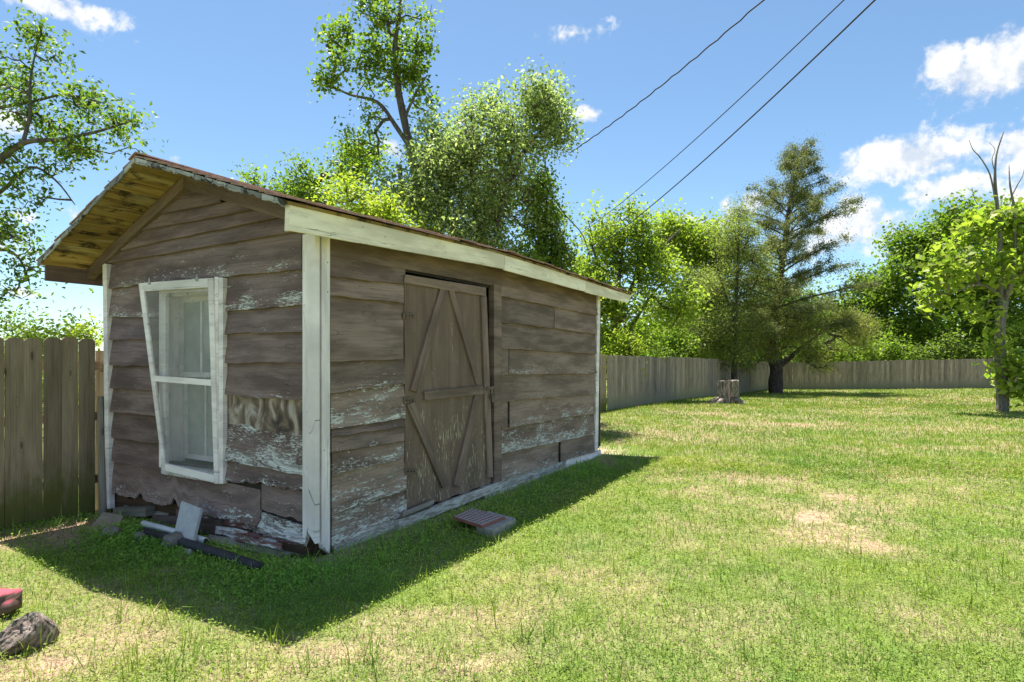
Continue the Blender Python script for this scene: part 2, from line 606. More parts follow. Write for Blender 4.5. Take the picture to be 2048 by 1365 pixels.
def screen_mat():
    m, t, b, out = new_mat('dusty_insect_screen')
    tr = t.node('ShaderNodeBsdfTransparent')
    tcn = t.node('ShaderNodeTexCoord')
    n = t.noise(tcn.outputs['Object'], 3.0, 5, .6)
    b.inputs['Base Color'].default_value = (.42, .42, .40, 1)
    mx = t.node('ShaderNodeMixShader')
    t.put(mx.inputs[0], t.smooth(n, .25, .75, .12, .22))
    t.l.new(tr.outputs[0], mx.inputs[1])
    t.l.new(b.outputs[0], mx.inputs[2])
    t.l.new(mx.outputs[0], out.inputs[0])
    return m


M['screen'] = screen_mat()


def pane_mat():
    m, t, b, out = new_mat('dusty_window_glass')
    tcn = t.node('ShaderNodeTexCoord')
    n = t.noise(tcn.outputs['Object'], 2.2, 5, .6, .6)
    t.put(b.inputs['Base Color'], t.ramp(n, [(0.3, (.34, .35, .34)), (0.7, (.56, .56, .53))]))
    t.put(b.inputs['Roughness'], .22)
    b.inputs['Specular IOR Level'].default_value = .5
    return m


M['pane'] = pane_mat()


def leaf_mat(name, trans=0.45, rough=.5, tboost=(1.25, 1.35, .6)):
    m, t, b, out = new_mat(name)
    c = t.attr('tint', 'Color')
    t.put(b.inputs['Base Color'], c)
    b.inputs['Roughness'].default_value = rough
    b.inputs['Specular IOR Level'].default_value = .3
    tl = t.node('ShaderNodeBsdfTranslucent')
    t.put(tl.inputs['Color'], t.mix(1.0, c, tboost, 'MULTIPLY'))
    mx = t.node('ShaderNodeMixShader')
    mx.inputs[0].default_value = trans
    t.l.new(b.outputs[0], mx.inputs[1])
    t.l.new(tl.outputs[0], mx.inputs[2])
    t.l.new(mx.outputs[0], out.inputs[0])
    return m


M['leaf'] = leaf_mat('leaf', .52, .5, (1.25, 1.5, .8))
M['needle'] = leaf_mat('cedar_needle', .35, .6, (1.2, 1.2, .8))
M['grass'] = leaf_mat('grass_blade', .35, .65, (1.15, 1.2, .7))


def bark_mat(name, ca, cb):
    m, t, b, out = new_mat(name)
    tcn = t.node('ShaderNodeTexCoord')
    v = t.vmath('MULTIPLY', tcn.outputs['Object'], (1, 1, .22))
    n = t.noise(v, 22, 5, .65, .5)
    n2 = t.noise(v, 5, 3, .5)
    c = t.mix(t.smooth(n, .35, .65), ca, cb)
    c = t.mix(t.math('MULTIPLY', n2, .4), c, tuple(x * .5 for x in ca))
    t.put(b.inputs['Base Color'], c)
    t.put(b.inputs['Normal'], t.bump(n, .8, .03))
    return m


M['bark'] = bark_mat('grey_brown_bark', (0.075, 0.062, 0.050), (0.19, 0.165, 0.135))
M['bark_dark'] = bark_mat('dark_cedar_bark', (0.05, 0.038, 0.030), (0.135, 0.105, 0.085))
M['bark_pale'] = bark_mat('pale_grey_bark', (0.14, 0.12, 0.10), (0.30, 0.27, 0.23))
M['stump'] = bark_mat('stump_bare_wood', (0.09, 0.06, 0.042), (0.48, 0.42, 0.35))


def ground_mat():
    m, t, b, out = new_mat('lawn_soil')
    c = t.attr('tint', 'Color')
    tcn = t.node('ShaderNodeTexCoord')
    n = t.noise(tcn.outputs['Object'], 9.0, 8, .7)
    n2 = t.noise(tcn.outputs['Object'], 70.0, 4, .65)
    f = t.math('ADD', t.math('MULTIPLY', n, .5), t.math('MULTIPLY', n2, .5))
    k = t.smooth(f, .3, .7, .5, 1.45)
    t.put(b.inputs['Base Color'], t.mix(1.0, c, k, 'MULTIPLY'))
    b.inputs['Roughness'].default_value = .95
    b.inputs['Specular IOR Level'].default_value = .1
    t.put(b.inputs['Normal'], t.bump(f, .6, .02))
    return m


M['ground'] = ground_mat()
# ------------------------------------------------------------------ the shed
SU = A(0.505, 0.863)
SU = SU / np.linalg.norm(SU)
SV = A(-SU[1], SU[0])
S0 = A(-1.485, 4.507)
SL, SW = 5.70, 3.087
SANG = math.atan2(SU[1], SU[0])
shed = empty('shed', (S0[0], S0[1], 0), SANG)
tag(shed, 'small weathered brown clapboard shed with white trim, peeling paint and a braced plank door', 'shed')


def to_local(p):
    d = A(p[0] - S0[0], p[1] - S0[1])
    return A(d @ SU, d @ SV, p[2])


def to_world(u, v, z):
    p = S0 + SU * u + SV * v
    return A(p[0], p[1], z)


def _hit(px, py, axis, val):
    c = to_local(A(0, 0, CAMZ))
    r = ray(px, py)
    rl = A(A(r[0], r[1]) @ SU, A(r[0], r[1]) @ SV, r[2])
    t = (val - c[axis]) / rl[axis]
    return c + rl * t


def lw(px, py, d=0.0):        # point of the long wall's plane, d metres proud of it
    return _hit(px, py, 1, -d)


def gw(px, py, d=0.0):        # point of the gable wall's plane, d metres proud of it
    return _hit(px, py, 0, -d)


def gq(name, x0, y0, x1, y1, h0, h1, db, dt, mat, parent, th=.018, **kw):
    """board on the gable wall: bottom edge pixel (x0,y0)-(x1,y1), tops at pixel rows h0,h1"""
    return plank(name, gw(x0, y0, db), gw(x1, y1, db), gw(x1, h1, dt), gw(x0, h0, dt), th, mat, parent, **kw)


def lq(name, x0, y0, x1, y1, h0, h1, db, dt, mat, parent, th=.018, **kw):
    return plank(name, lw(x0, y0, db), lw(x1, y1, db), lw(x1, h1, dt), lw(x0, h0, dt), th, mat, parent, **kw)


X0, X1 = -.45, lw(1262, 598, .25)[0]
fas_top = [(580, 408), (1010, 508), (1171, 561), (1264, 591)]
fas_bot = [(578, 461), (1008, 538), (1172, 584), (1256, 606)]
fT = [lw(*p, .25) for p in fas_top]
fB = [lw(*p, .25) for p in fas_bot]
fxs = [p[0] for p in fT]
fzs = [p[2] for p in fT]


def eave_z(u):
    return float(np.interp(u, [X0] + fxs[1:], [fzs[0]] + fzs[1:])) + .012


def fas_z(u):
    return eave_z(u)


# ---- wall cores (sheathing behind the siding) with the window and door openings
def boxes_mesh(boxes):
    V, Fc = [], []
    for (x0, x1, y0, y1, z0, z1) in boxes:
        b = len(V)
        V += [(x0, y0, z0), (x1, y0, z0), (x1, y1, z0), (x0, y1, z0), (x0, y0, z1), (x1, y0, z1), (x1, y1, z1), (x0, y1, z1)]
        Fc += [tuple(b + i for i in f) for f in ((0, 3, 2, 1), (4, 5, 6, 7), (0, 1, 5, 4), (1, 2, 6, 5), (2, 3, 7, 6), (3, 0, 4, 7))]
    return V, Fc


# window opening on the gable wall (v range, z range)
wTL, wBR = gw(331, 588), gw(428, 935)
WV1, WZ1 = wTL[1], wTL[2]
WV0, WZ0 = wBR[1], gw(380, 930)[2]
# door opening on the long wall
DU0, DU1 = lw(811, 700)[0], lw(988, 700)[0]
DZ0, DZ1 = .12, lw(811, 548)[2] + .02
RIDGE_V = SW / 2 + .05
RZ = 3.16
EZ_R, EZ_L = eave_z(X0), 2.44


def roof_z(v):
    """top of the roof deck over the cross-section"""
    if v <= RIDGE_V:
        return EZ_R + (RZ - EZ_R) * (v + .25) / (RIDGE_V + .25)
    return RZ + (EZ_L - RZ) * (v - RIDGE_V) / (SW + .25 - RIDGE_V)


t_ = .06
gv, gf = boxes_mesh([(.004, t_, .05, WV0, .10, 2.3), (.004, t_, WV1, SW - .05, .10, 2.3), (.004, t_, WV0, WV1, .10, WZ0), (.004, t_, WV0, WV1, WZ1, 2.3)])
b = len(gv)
tri = [(.05, 2.3), (SW - .05, 2.3), (SW - .05, roof_z(SW) - .08), (RIDGE_V, RZ - .08), (.05, roof_z(0) - .08)]
gv += [(.004, a, z) for a, z in tri] + [(t_, a, z) for a, z in tri]
gf += [tuple(b + i for i in (4, 3, 2, 1, 0)), tuple(b + 5 + i for i in range(5))] + [(b + i, b + (i + 1) % 5, b + 5 + (i + 1) % 5, b + 5 + i) for i in range(5)]
gable = obj('gable_wall', gv, gf, M['dark'], shed)
lv, lf = boxes_mesh([(.06, DU0, .004, t_, .1, 2.50), (DU1, SL - .02, .004, t_, .1, 2.50), (DU0, DU1, .004, t_, DZ1, 2.50)])
longw = obj('door_wall', lv, lf, M['dark'], shed)
bv, bf = boxes_mesh([(SL - t_, SL, .08, SW - .08, .1, 2.42), (.08, SL - .08, SW - t_, SW, .1, 2.42), (.07, SL - .07, .07, SW - .07, .08, .14)])
b = len(bv)
tri = [(.05, 2.42), (SW - .05, 2.42), (SW - .05, roof_z(SW) - .08), (RIDGE_V, RZ - .08), (.05, roof_z(0) - .08)]
bv += [(SL, a, z) for a, z in tri] + [(SL - t_, a, z) for a, z in tri]
bf += [tuple(b + i for i in range(5)), tuple(b + 5 + i for i in (4, 3, 2, 1, 0))] + [(b + i, b + (i + 1) % 5, b + 5 + (i + 1) % 5, b + 5 + i) for i in range(5)]
rear = obj('rear_walls', bv, bf, M['dark'], shed)
# siding of the two walls turned away
for i in range(11):
    z = .12 + i * .215
    plank('siding_board', (SL + .03, -.0, z), (SL + .03, SW, z), (SL + .008, SW, z + .24), (SL + .008, 0, z + .24), .014, M['siding'], rear, nseg=8, wob=.008, peel=.4)
    plank('siding_board', (SL, SW + .03, z), (0.02, SW + .03, z), (0.02, SW + .008, z + .24), (SL, SW + .008, z + .24), .014, M['siding'], rear, nseg=8, wob=.008, peel=.4)

# ---- gable siding, from the top down: bottom edges as measured, each tucked under the one above
OV = 7   # overlap, pixels
G = dict(mat=M['siding'], parent=gable)
DB, DT = .052, .010


def gboard(x0, y0, x1, y1, h0, h1, peel=.3, nseg=18, wob=.012, **kw):
    gq('siding_board', x0, y0, x1, y1, h0 - OV, h1 - OV, DB, DT, M['siding'], gable, peel=peel, nseg=nseg, wob=wob, warp=.006, **kw)


# gable triangle
gq('siding_board', 322, 428, 440, 404, 380, 372, DB, DT, M['siding'], gable, peel=.08, nseg=6)
gq('siding_board', 270, 463, 505, 419, 430 - 5, 398, DB, DT, M['siding'], gable, peel=.1, nseg=10, wob=.006)
gq('siding_board', 226, 503, 560, 433, 463 - 5, 412, DB, DT, M['siding'], gable, peel=.1, nseg=10, wob=.007)
gq('siding_board', 209, 527, 602, 461, 503 - 5, 425, DB, DT, M['siding'], gable, peel=.28, nseg=14, wob=.007)
gboard(213, 577, 603, 539, 527, 461, peel=.52, nseg=20)
gboard(214, 634, 322, 634, 577, 567, peel=.58)
gboard(437, 624, 605, 609, 556, 539, peel=.6)
gboard(215, 679, 322, 680, 634, 634, peel=.3)
gboard(437, 667, 605, 665, 624, 609, peel=.36)
gboard(217, 731, 323, 732, 679, 680, peel=.36)
gboard(441, 726, 606, 727, 667, 665, peel=.25)
gboard(219, 777, 324, 782, 731, 732, peel=.3)
gboard(442, 789, 606, 802, 726, 727, peel=.42)
gboard(219, 825, 325, 832, 777, 782, peel=.4)
gboard(222, 876, 326, 888, 825, 832, peel=.33, wob=.011)
gboard(223, 921, 327, 944, 876, 888, peel=.25)
gboard(446, 921, 607, 952, 841 + OV, 871 + OV, peel=.74, wob=.016, nseg=24)
gboard(446, 962, 608, 985, 921, 952, peel=.5, rot=.05, nseg=50)
# long low board under the window and its continuation
gq('siding_board', 224, 988, 521, 1056, 921 - 6, 984 - 4, DB + .006, DT, M['siding'], gable, peel=.5, nseg=60, wob=.012, rot=.075)
gq('siding_board', 523, 1020, 608, 1046, 962, 983, DB, DT, M['siding'], gable, peel=.45, nseg=14, wob=.012, rot=.02)
# exposed paper where a board is gone
pv, pf, pst = [], [], []
p0, p1, p2, p3 = gw(445, 845, .012), gw(608, 878, .012), gw(608, 796, .014), gw(445, 783, .014)
NX, NY = 22, 8
for j in range(NY + 1):
    for i in range(NX + 1):
        s, q = i / NX, j / NY
        p = (p0 * (1 - s) + p1 * s) * (1 - q) + (p3 * (1 - s) + p2 * s) * q
        p = p + A(-.012 * mnoise.noise((s * 7, q * 3 + s * 2, 1.2)), 0, 0)
        pv.append(p)
for j in range(NY):
    for i in range(NX):
        k = j * (NX + 1) + i
        pf.append((k, k + 1, k + NX + 2, k + NX + 1))
obj('underlay_paper', pv, pf, M['paper'], gable, None, True)
plank('gap_stud', gw(443, 842, .02), gw(449, 843, .02), gw(448, 788, .02), gw(443, 787, .02), .03, M['darkrot'], gable, nseg=3)

# rotten foot of the gable wall
plank('sill_beam', gw(352, 1062, .03), gw(612, 1125, .03), gw(612, 1052, .025), gw(352, 1018, .02), .10, M['rotten'], gable, peel=.85, nseg=36, wob=.01, wobt=.02, rot=.03, nrow=4, seed=5.3)
plank('sill_beam', gw(222, 1030, .0), gw(360, 1062, .0), gw(360, 1008, 0), gw(222, 985, 0), .08, M['darkrot'], gable, peel=.6, nseg=14, wob=.01, wobt=.02)
plank('splintered_board', gw(512, 1060, .05), gw(607, 1090, .05), gw(606, 1052, .03), gw(524, 1024, .03), .03, M['siding'], gable, peel=.8, nseg=18, wob=.01, rot=.035, nrow=3)
plank('splintered_board', gw(430, 1068, .10), gw(600, 1110, .08), gw(606, 1088, .06), gw(432, 1050, .07), .025, M['rotten'], gable, peel=.88, nseg=18, wob=.01, wobt=.02, nrow=2)
plank('splintered_board', gw(405, 1082, .20), gw(560, 1114, .14), gw(590, 1106, .10), gw(420, 1068, .14), .02, M['greywood'], gable, nseg=18, wob=.01, wobt=.02, nrow=2)

for k, (xa, ya, xb, yb, hh_, d_, m_) in enumerate([(560, 1098, 612, 1112, 16, .13, 'darkrot'), (470, 1080, 560, 1100, 12, .16, 'rotten'), (440, 1062, 500, 1074, 14, .06, 'darkrot'), (330, 1052, 400, 1066, 12, .05, 'darkrot'), (575, 1080, 612, 1090, 14, .09, 'skirt'), (250, 1020, 330, 1036, 10, .03, 'greywood')]):
    plank('splintered_board', gw(xa, ya, d_), gw(xb, yb, d_), gw(xb + 4, yb - hh_, d_ - .03), gw(xa - 3, ya - hh_, d_ - .03), .02, M[m_], gable, peel=.7, nseg=12, wob=.012, wobt=.02, endj=.06, wfreq=7)
# ---- corner boards
cw = lw(660, 800, .064)[0]
gvw = gw(605, 800, .064)[1]
foot_z = .14


def corner_board(name, wall, inner, sgn):
    V, Fc, ST, PE = [], [], [], []
    n = 12
    for j in range(n + 1):
        f = j / n
        a = f * inner
        jag = .07 + .15 * (1 - abs(f - .3) * 1.7) + .06 * mnoise.noise((f * 9.1, sgn * 3.3, .5))
        if sgn < 0:
            jag = .10 + .04 * mnoise.noise((f * 9, 1.1, 0)) - .085 * f
        for z in (jag, jag + .25, .8, 1.6, 2.44):
            for d in (.064, .02):
                V.append((a, -d, z) if wall == 'l' else (-d, a, z))
                ST.append((z + sgn, a + .05, sgn * 2.0 + 3))
                PE.append(.47 if z < .5 else .18)
    m = 10
    for j in range(n):
        for r in range(4):
            q = j * m + r * 2
            Fc.append((q, q + m, q + m + 2, q + 2))
            Fc.append((q + 1, q + 3, q + m + 3, q + m + 1))
        q = j * m
        Fc.append((q, q + 1, q + m + 1, q + m))
        Fc.append((q + 8, q + m + 8, q + m + 9, q + 9))
    for r in range(4):
        q = r * 2
        Fc.append((q, q + 2, q + 3, q + 1))
        q = n * m + r * 2
        Fc.append((q, q + 1, q + 3, q + 2))
    return obj(name, V, Fc, M['white'], shed, {'st': ST, 'peel': PE})


corner_board('corner_board', 'l', cw, -1)
# the gable-side board butts against the back of the long-side one
cb = corner_board('corner_board', 'g', gvw, 1)
for v_ in cb.data.vertices:
    if v_.co.y < .001:
        v_.co.y = -.0625
# rotten foot of the corner post
V, Fc = [], []
rr = random.Random(3)
fo = obj('rotten_post_foot', *(lambda d: (d[0], d[1]))(tube_data([(.05, .07, -.03), (.05, .07, .06), (.05, .07, .14), (.05, .07, .24), (.05, .07, .30)], [.085, .075, .06, .04, .03], 14, True, .35, 2.0)), M['darkrot'], shed, {'st': tube_data([(.05, .07, -.03), (.05, .07, .06), (.05, .07, .14), (.05, .07, .24), (.05, .07, .30)], [.085, .075, .06, .04, .03], 14, True, .35, 2.0)[2]['st']})
# far corner board, seen edge-on, and the left corner board
plank('corner_board', lw(1190, 905, .05), lw(1196, 902, .05), lw(1201, 586, .05), lw(1196, 586, .05), .06, M['white'], shed, nseg=4, peel=.3)
pl, pr = gw(206, 530, .05), gw(214, 530, .05)
plank('corner_board', gw(211, 1018, .064), gw(219, 1018, .064), gw(213, 528, .064), gw(205, 528, .064), .05, M['white'], shed, nseg=4, peel=.25)

# ---- window
win = empty('window')
win.parent = shed
gq('casing', 318, 935, 331, 937, 573, 573, .060, .060, M['white'], win, .03, nseg=4, peel=.25)
gq('casing', 318, 587, 430, 583, 573, 566, .062, .062, M['white'], win, .03, nseg=4, peel=.4)
gq('casing', 436, 968, 446, 968, 556, 556, .064, .064, M['white'], win, .04, nseg=4, peel=.3)
gq('casing', 429, 968, 436, 968, 554, 554, .070, .070, M['white'], win, .05, nseg=4, peel=.2)
gq('sill', 322, 948, 432, 966, 930, 944, .074, .070, M['skirt'], win, .08, nseg=8, peel=.6, wob=.006)


def inset(px0, py0, px1, py1, d, name, mat, th=.02, parent=None, **kw):
    """upright rectangle in a plane set d metres behind the wall face; rows taken on its left edge"""
    a, c = gw(px0, py0, -d), gw(px1, py1, -d)
    z0 = gw(px0, py1, -d)[2]
    return plank(name, (d, a[1], z0), (d, c[1], z0), (d, c[1], a[2]), (d, a[1], a[2]), th, mat, parent or win, **kw)


# deep jambs, head and stool of the reveal
RD = .13
for a in (WV1 - .001, WV0 + .001):
    s = 1 if a > 1 else -1
    vv, ff = boxes_mesh([(0.0, RD + .04, min(a, a - s * .022), max(a, a - s * .022), WZ0 - .02, WZ1 - .003)])
    obj('jamb', vv, ff, M['white'], win, {'st': [(p[2], p[0], 4) for p in vv], 'peel': [.3] * len(vv)})
vv, ff = boxes_mesh([(0.0, RD + .04, WV0 + .022, WV1 - .022, WZ1 - .03, WZ1 - .004)])
obj('jamb', vv, ff, M['white'], win, {'st': [(p[1], p[0], 4) for p in vv], 'peel': [.3] * len(vv)})
sv1, sv0 = WV1 - .03, WV0 + .03
mid_z = gw(380, 750, -.12)[2]


def sash(z0, z1, x):
    s = empty('sash')
    s.parent = win
    fr = .045

    def bar(name, v0, v1, a, c, d0=0.0, th=.035, mat=M['white']):
        return plank(name, (x + d0, v1, a), (x + d0, v0, a), (x + d0, v0, c), (x + d0, v1, c), th, mat, s, nseg=2, peel=.35)
    bar('stile', sv0, sv0 + fr, z0, z1)
    bar('stile', sv1 - fr, sv1, z0, z1)
    bar('rail', sv0 + fr + .001, sv1 - fr - .001, z0, z0 + fr, .001)
    bar('rail', sv0 + fr + .001, sv1 - fr - .001, z1 - fr, z1, .001)
    m = (sv0 + sv1) / 2
    bar('muntin', m - .012, m + .012, z0 + fr, z1 - fr, .004, .025)
    for a, c in ((sv0 + fr, m - .012), (m + .012, sv1 - fr)):
        bar('pane', a - .004, c + .004, z0 + fr - .004, z1 - fr + .004, .016, .004, M['pane'])


sash(mid_z - .02, WZ1 - .032, RD - .02)
sash(WZ0 + .01, mid_z + .025, RD + .022)

# ---- the loose insect screen: hung on its right edge, upper left corner pulled away from the wall
scr = empty('window_screen')
scr.parent = shed
cTR, cBR = gw(426, 556, .080), gw(436, 968, .080)
cBL = gw(325, 940, .095)
cTL = gw(277, 567, .15)


def quad_pt(s, q):      # s: 0 left .. 1 right, q: 0 bottom .. 1 top
    return (cBL * (1 - s) + cBR * s) * (1 - q) + (cTL * (1 - s) + cTR * s) * q


def quad_bar(name, s0, s1, q0, q1, mat, th=.018, off=0.0):
    o = A(-off, 0, 0)
    return plank(name, quad_pt(s0, q0) + o, quad_pt(s1, q0) + o, quad_pt(s1, q1) + o, quad_pt(s0, q1) + o, th, mat, scr, nseg=4, peel=.12)


quad_bar('frame_stile', 0, .062, 0, 1, M['white'])
quad_bar('frame_stile', .935, 1, 0, 1, M['white'])
quad_bar('frame_rail', .063, .934, .955, 1, M['white'], off=.002)
quad_bar('frame_rail', .063, .934, 0, .038, M['white'], off=.002)
quad_bar('frame_rail', .063, .934, .472, .502, M['white'], off=.002)
quad_bar('screen_mesh', .06, .93, .02, .47, M['screen'], th=.001, off=-.009)
quad_bar('screen_mesh', .06, .93, .505, .97, M['screen'], th=.001, off=-.009)
for s in (.16, .80):
    p = quad_pt(s, 1)
    vv, ff = boxes_mesh([(p[0] - .004, p[0], p[1] - .022, p[1] + .022, p[2] - .02, p[2] + .012), (p[0] - .004, p[0], p[1] - .010, p[1] + .010, p[2] + .013, p[2] + .04)])
    obj('hanger', vv, ff, M['steel'], scr)

# ---- long wall siding
LB, LT = .052, .010


def lboard(x0, y0, x1, y1, h0, h1, peel=.3, nseg=18, wob=.012, **kw):
    lq('siding_board', x0, y0, x1, y1, h0 - OV, h1 - OV, LB, LT, M['siding_long'], longw, peel=peel, nseg=nseg, wob=wob, warp=.006, **kw)


# frieze board under the eave
fz = lw(660, 512)[2]
plank('frieze_board', (cw + .002, -.026, fz), (SL - .06, -.026, lw(1190, 606)[2] - .03), (SL - .06, -.024, fas_z(SL) - .045), (cw + .002, -.024, fas_z(0) - .03), .02, M['trim_brown'], longw, nseg=10, wob=.006, peel=.1)
# left of the door
lboard(660, 552, 811, 569, 512, 536, peel=.15)
lboard(660, 591, 808, 607, 552, 569, peel=.15)
lboard(661, 724, 807, 718, 591, 607, peel=.15, wob=.004)
lboard(661, 787, 810, 767, 724, 718, peel=.48)
lboard(662, 860, 811, 837, 787, 767, peel=.66)
lboard(663, 875, 810, 855, 864, 842, peel=.3, wob=.02)
lboard(663, 906, 809, 881, 872, 850, peel=.45)
lboard(664, 952, 809, 916, 906, 881, peel=.62)
lboard(664, 1029, 813, 980, 952, 916, peel=.66)
lboard(664, 1093, 813, 1028, 1029, 980, peel=.74)
# right of the door
lboard(1003, 592, 1196, 631, 566, 604, peel=.18)
lboard(1003, 644, 1108, 657, 592, 613, peel=.18)
lboard(1109, 657, 1195, 669, 613, 631, peel=.2)
lboard(1003, 697, 1194, 708, 644, 669, peel=.36)
lboard(1003, 751, 1017, 751, 697, 698, peel=.3, nseg=2)
lboard(1019, 750, 1194, 747, 698, 708, peel=.46)
lboard(985, 806, 1193, 787, 751, 747, peel=.38)
lboard(1003, 858, 1015, 856, 806, 805, peel=.3, nseg=2)
lboard(1020, 855, 1193, 826, 803, 787, peel=.55)
lboard(1003, 908, 1191, 868, 858, 826, peel=.7)
lboard(1003, 960, 1117, 926, 908, 884, peel=.55)
lboard(1122, 924, 1193, 903, 882, 868, peel=.5)
# white skirt and sill boards, uneven
lq('skirt_board', 668, 1126, 812, 1058, 1092, 1026, .05, .03, M['skirt'], longw, .03, peel=.9, nseg=14, wob=.012, rot=.015, nrow=2)
lq('skirt_board', 800, 1068, 1000, 985, 1046, 968, .03, .025, M['skirt'], longw, .03, peel=.95, nseg=20, wob=.01, nrow=2)
lq('sill_board', 798, 1062, 1004, 978, 1040, 962, .10, .085, M['skirt'], longw, .06, peel=.85, nseg=20, wob=.004, nrow=2)
lq('sill_board', 806, 1034, 868, 1008, 1024, 999, .115, .09, M['greywood'], longw, .04, nseg=6)
lq('skirt_board', 1002, 992, 1128, 940, 958, 922, .028, .022, M['skirt'], longw, .03, peel=.95, nseg=14, wob=.012, rot=.015, nrow=2)
lq('skirt_board', 970, 1006, 1132, 946, 990, 932, .085, .075, M['skirt'], longw, .03, peel=.9, nseg=14, wob=.012, nrow=2)
lq('skirt_board', 1132, 948, 1193, 925, 920, 904, .045, .035, M['white'], longw, .03, peel=.45, nseg=8, nrow=2)
lq('skirt_board', 1193, 927, 1202, 920, 906, 900, .03, .03, M['white'], longw, .03, peel=.5, nseg=2)

# ---- door
door = empty('door')
door.parent = shed
dd = .03
d_bl, d_br, d_tr, d_tl = lw(811, 1027, dd), lw(982, 968, dd), lw(972, 576, dd), lw(809, 549, dd)


def door_panel():
    V, ST = [], []
    nx, ny = 16, 20
    for th in (0, .022):
        for j in range(ny + 1):
            for i in range(nx + 1):
                s, q = i / nx, j / ny
                p = (d_bl * (1 - s) + d_br * s) * (1 - q) + (d_tl * (1 - s) + d_tr * s) * q
                p = p + A(0, th, 0)
                if j == 0:
                    p[2] += .025 * mnoise.noise((s * 6, 2.2, 0)) + .012 * mnoise.noise((s * 22, 2.2, 0))
                V.append(p)
                ST.append((q * 2.1, s * 1.35, 2))
    Fc = []
    n = (nx + 1) * (ny + 1)
    for j in range(ny):
        for i in range(nx):
            k = j * (nx + 1) + i
            Fc.append((k, k + 1, k + nx + 2, k + nx + 1))
            Fc.append((n + k, n + k + nx + 1, n + k + nx + 2, n + k + 1))
    for i in range(nx):
        Fc.append((i, n + i, n + i + 1, i + 1))
        k = ny * (nx + 1) + i
        Fc.append((k, k + 1, n + k + 1, n + k))
    for j in range(ny):
        k = j * (nx + 1)
        Fc.append((k, k + nx + 1, n + k + nx + 1, n + k))
        k += nx
        Fc.append((k, n + k, n + k + nx + 1, k + nx + 1))
    return obj('door_panel', V, Fc, M['door'], door, {'st': ST})


door_panel()


def batten(a, c, wpx, d=.055, th=.025, mat='trim_brown', nseg=6):
    """batten on the door along pixels a-c, wpx pixels wide"""
    a, c = A(*a), A(*c)
    t = (c - a) / np.linalg.norm(c - a)
    nn = A(t[1], -t[0]) * wpx / 2
    return plank('batten', lw(*(a - nn), d), lw(*(c - nn), d), lw(*(c + nn), d), lw(*(a + nn), d), th, M[mat], door, nseg=nseg, peel=.3, wob=.003)


batten((810, 558), (971, 584), 17, .0555)
batten((968, 594), (981, 955), 11, .054)
batten((889, 578), (829, 783), 15, .0545)
batten((903, 580), (958, 768), 9, .0535)
batten((850, 792), (967, 780), 17, .060, .03)
batten((822, 808), (893, 974), 15, .0545)
batten((957, 792), (914, 972), 13, .0535)
for hx, hy in ((820, 632), (821, 801), (824, 943)):
    h = empty('hinge')
    h.parent = door
    pts = [(hx - 14, hy - 6), (hx + 2, hy - 8), (hx + 12, hy - 5), (hx + 8, hy), (hx + 12, hy + 5), (hx + 2, hy + 8), (hx - 14, hy + 7)]
    V = [lw(x, y, .038) for x, y in pts] + [lw(x, y, .032) for x, y in pts]
    n = len(pts)
    obj('hinge_leaf', V, [tuple(range(n)), tuple(reversed(range(n, 2 * n)))] + [(i, n + i, n + (i + 1) % n, (i + 1) % n) for i in range(n)], M['rust'], h)
    for bx in (-8, -2, 4):
        c = lw(hx + bx, hy, .037)
        tube('screw', [c, c + A(0, -.006, 0)], .008, M['dark'], h, 6, smooth=False)
lk = empty('padlock')
lk.parent = door
plank('hasp', lw(974, 782, .066), lw(990, 778, .066), lw(990, 772, .066), lw(974, 775, .066), .006, M['rust'], lk, nseg=1)
c = lw(984, 792, .085)
vv, ff = boxes_mesh([(c[0] - .02, c[0] + .02, c[1] - .012, c[1] + .012, c[2] - .035, c[2] + .015)])
obj('lock_body', vv, ff, M['rust'], lk)
tube('shackle', [c + A(-.013, 0, .015), c + A(-.013, 0, .05), c + A(0, 0, .065), c + A(.013, 0, .05), c + A(.013, 0, .015)], .004, M['steel'], lk, 6)
# right jamb of the door and a dark panel inside the doorway
plank('door_jamb', lw(989, 966, .045), lw(1004, 962, .045), lw(1003, 570, .045), lw(988, 568, .045), .07, M['trim_brown'], shed, nseg=8, wob=.003, peel=.3)
vv, ff = boxes_mesh([(DU0 - .06, DU1 + .06, .30, .33, .1, 2.42)])
obj('dark_doorway_panel', vv, ff, M['dark'], shed)

# ---- roof
roof = empty('roof')
roof.parent = shed
def deck_pt(u, f, side):
    """top of the sheathing: f 0 at the ridge, 1 at the eave"""
    zr = RZ - .02 * math.sin(max(0, u) / SL * math.pi)
    if side == 'r':
        return A(u, RIDGE_V + (-.262 - RIDGE_V) * f, zr + (eave_z(u) - zr) * f)
    return A(u, RIDGE_V + (SW + .26 - RIDGE_V) * f, zr + (EZ_L - zr) * f)


NP = 13
for side in 'rl':
    for i in range(NP):
        f0, f1 = i / NP + .002, (i + 1) / NP - .003
        j0 = -.02 * random.random()
        n = 8
        V, ST = [], []
        SEED[0] += 1.7
        for k in range(n + 1):
            u = X0 + j0 + (X1 - X0 - .02) * k / n
            for f, dz in ((f0, 0), (f1, 0), (f1, -.024), (f0, -.024)):
                p = deck_pt(u, f, side)
                p[2] += dz
                V.append(p)
                ST.append((u + SEED[0] * 3, f * 2.0, SEED[0]))
        Fc = []
        for k in range(n):
            for r in range(4):
                r2 = (r + 1) % 4
                Fc.append((k * 4 + r, k * 4 + r2, (k + 1) * 4 + r2, (k + 1) * 4 + r))
        Fc += [(3, 2, 1, 0), (n * 4, n * 4 + 1, n * 4 + 2, n * 4 + 3)]
        obj('sheathing_plank', V, Fc, M['deck'], roof, {'st': ST})
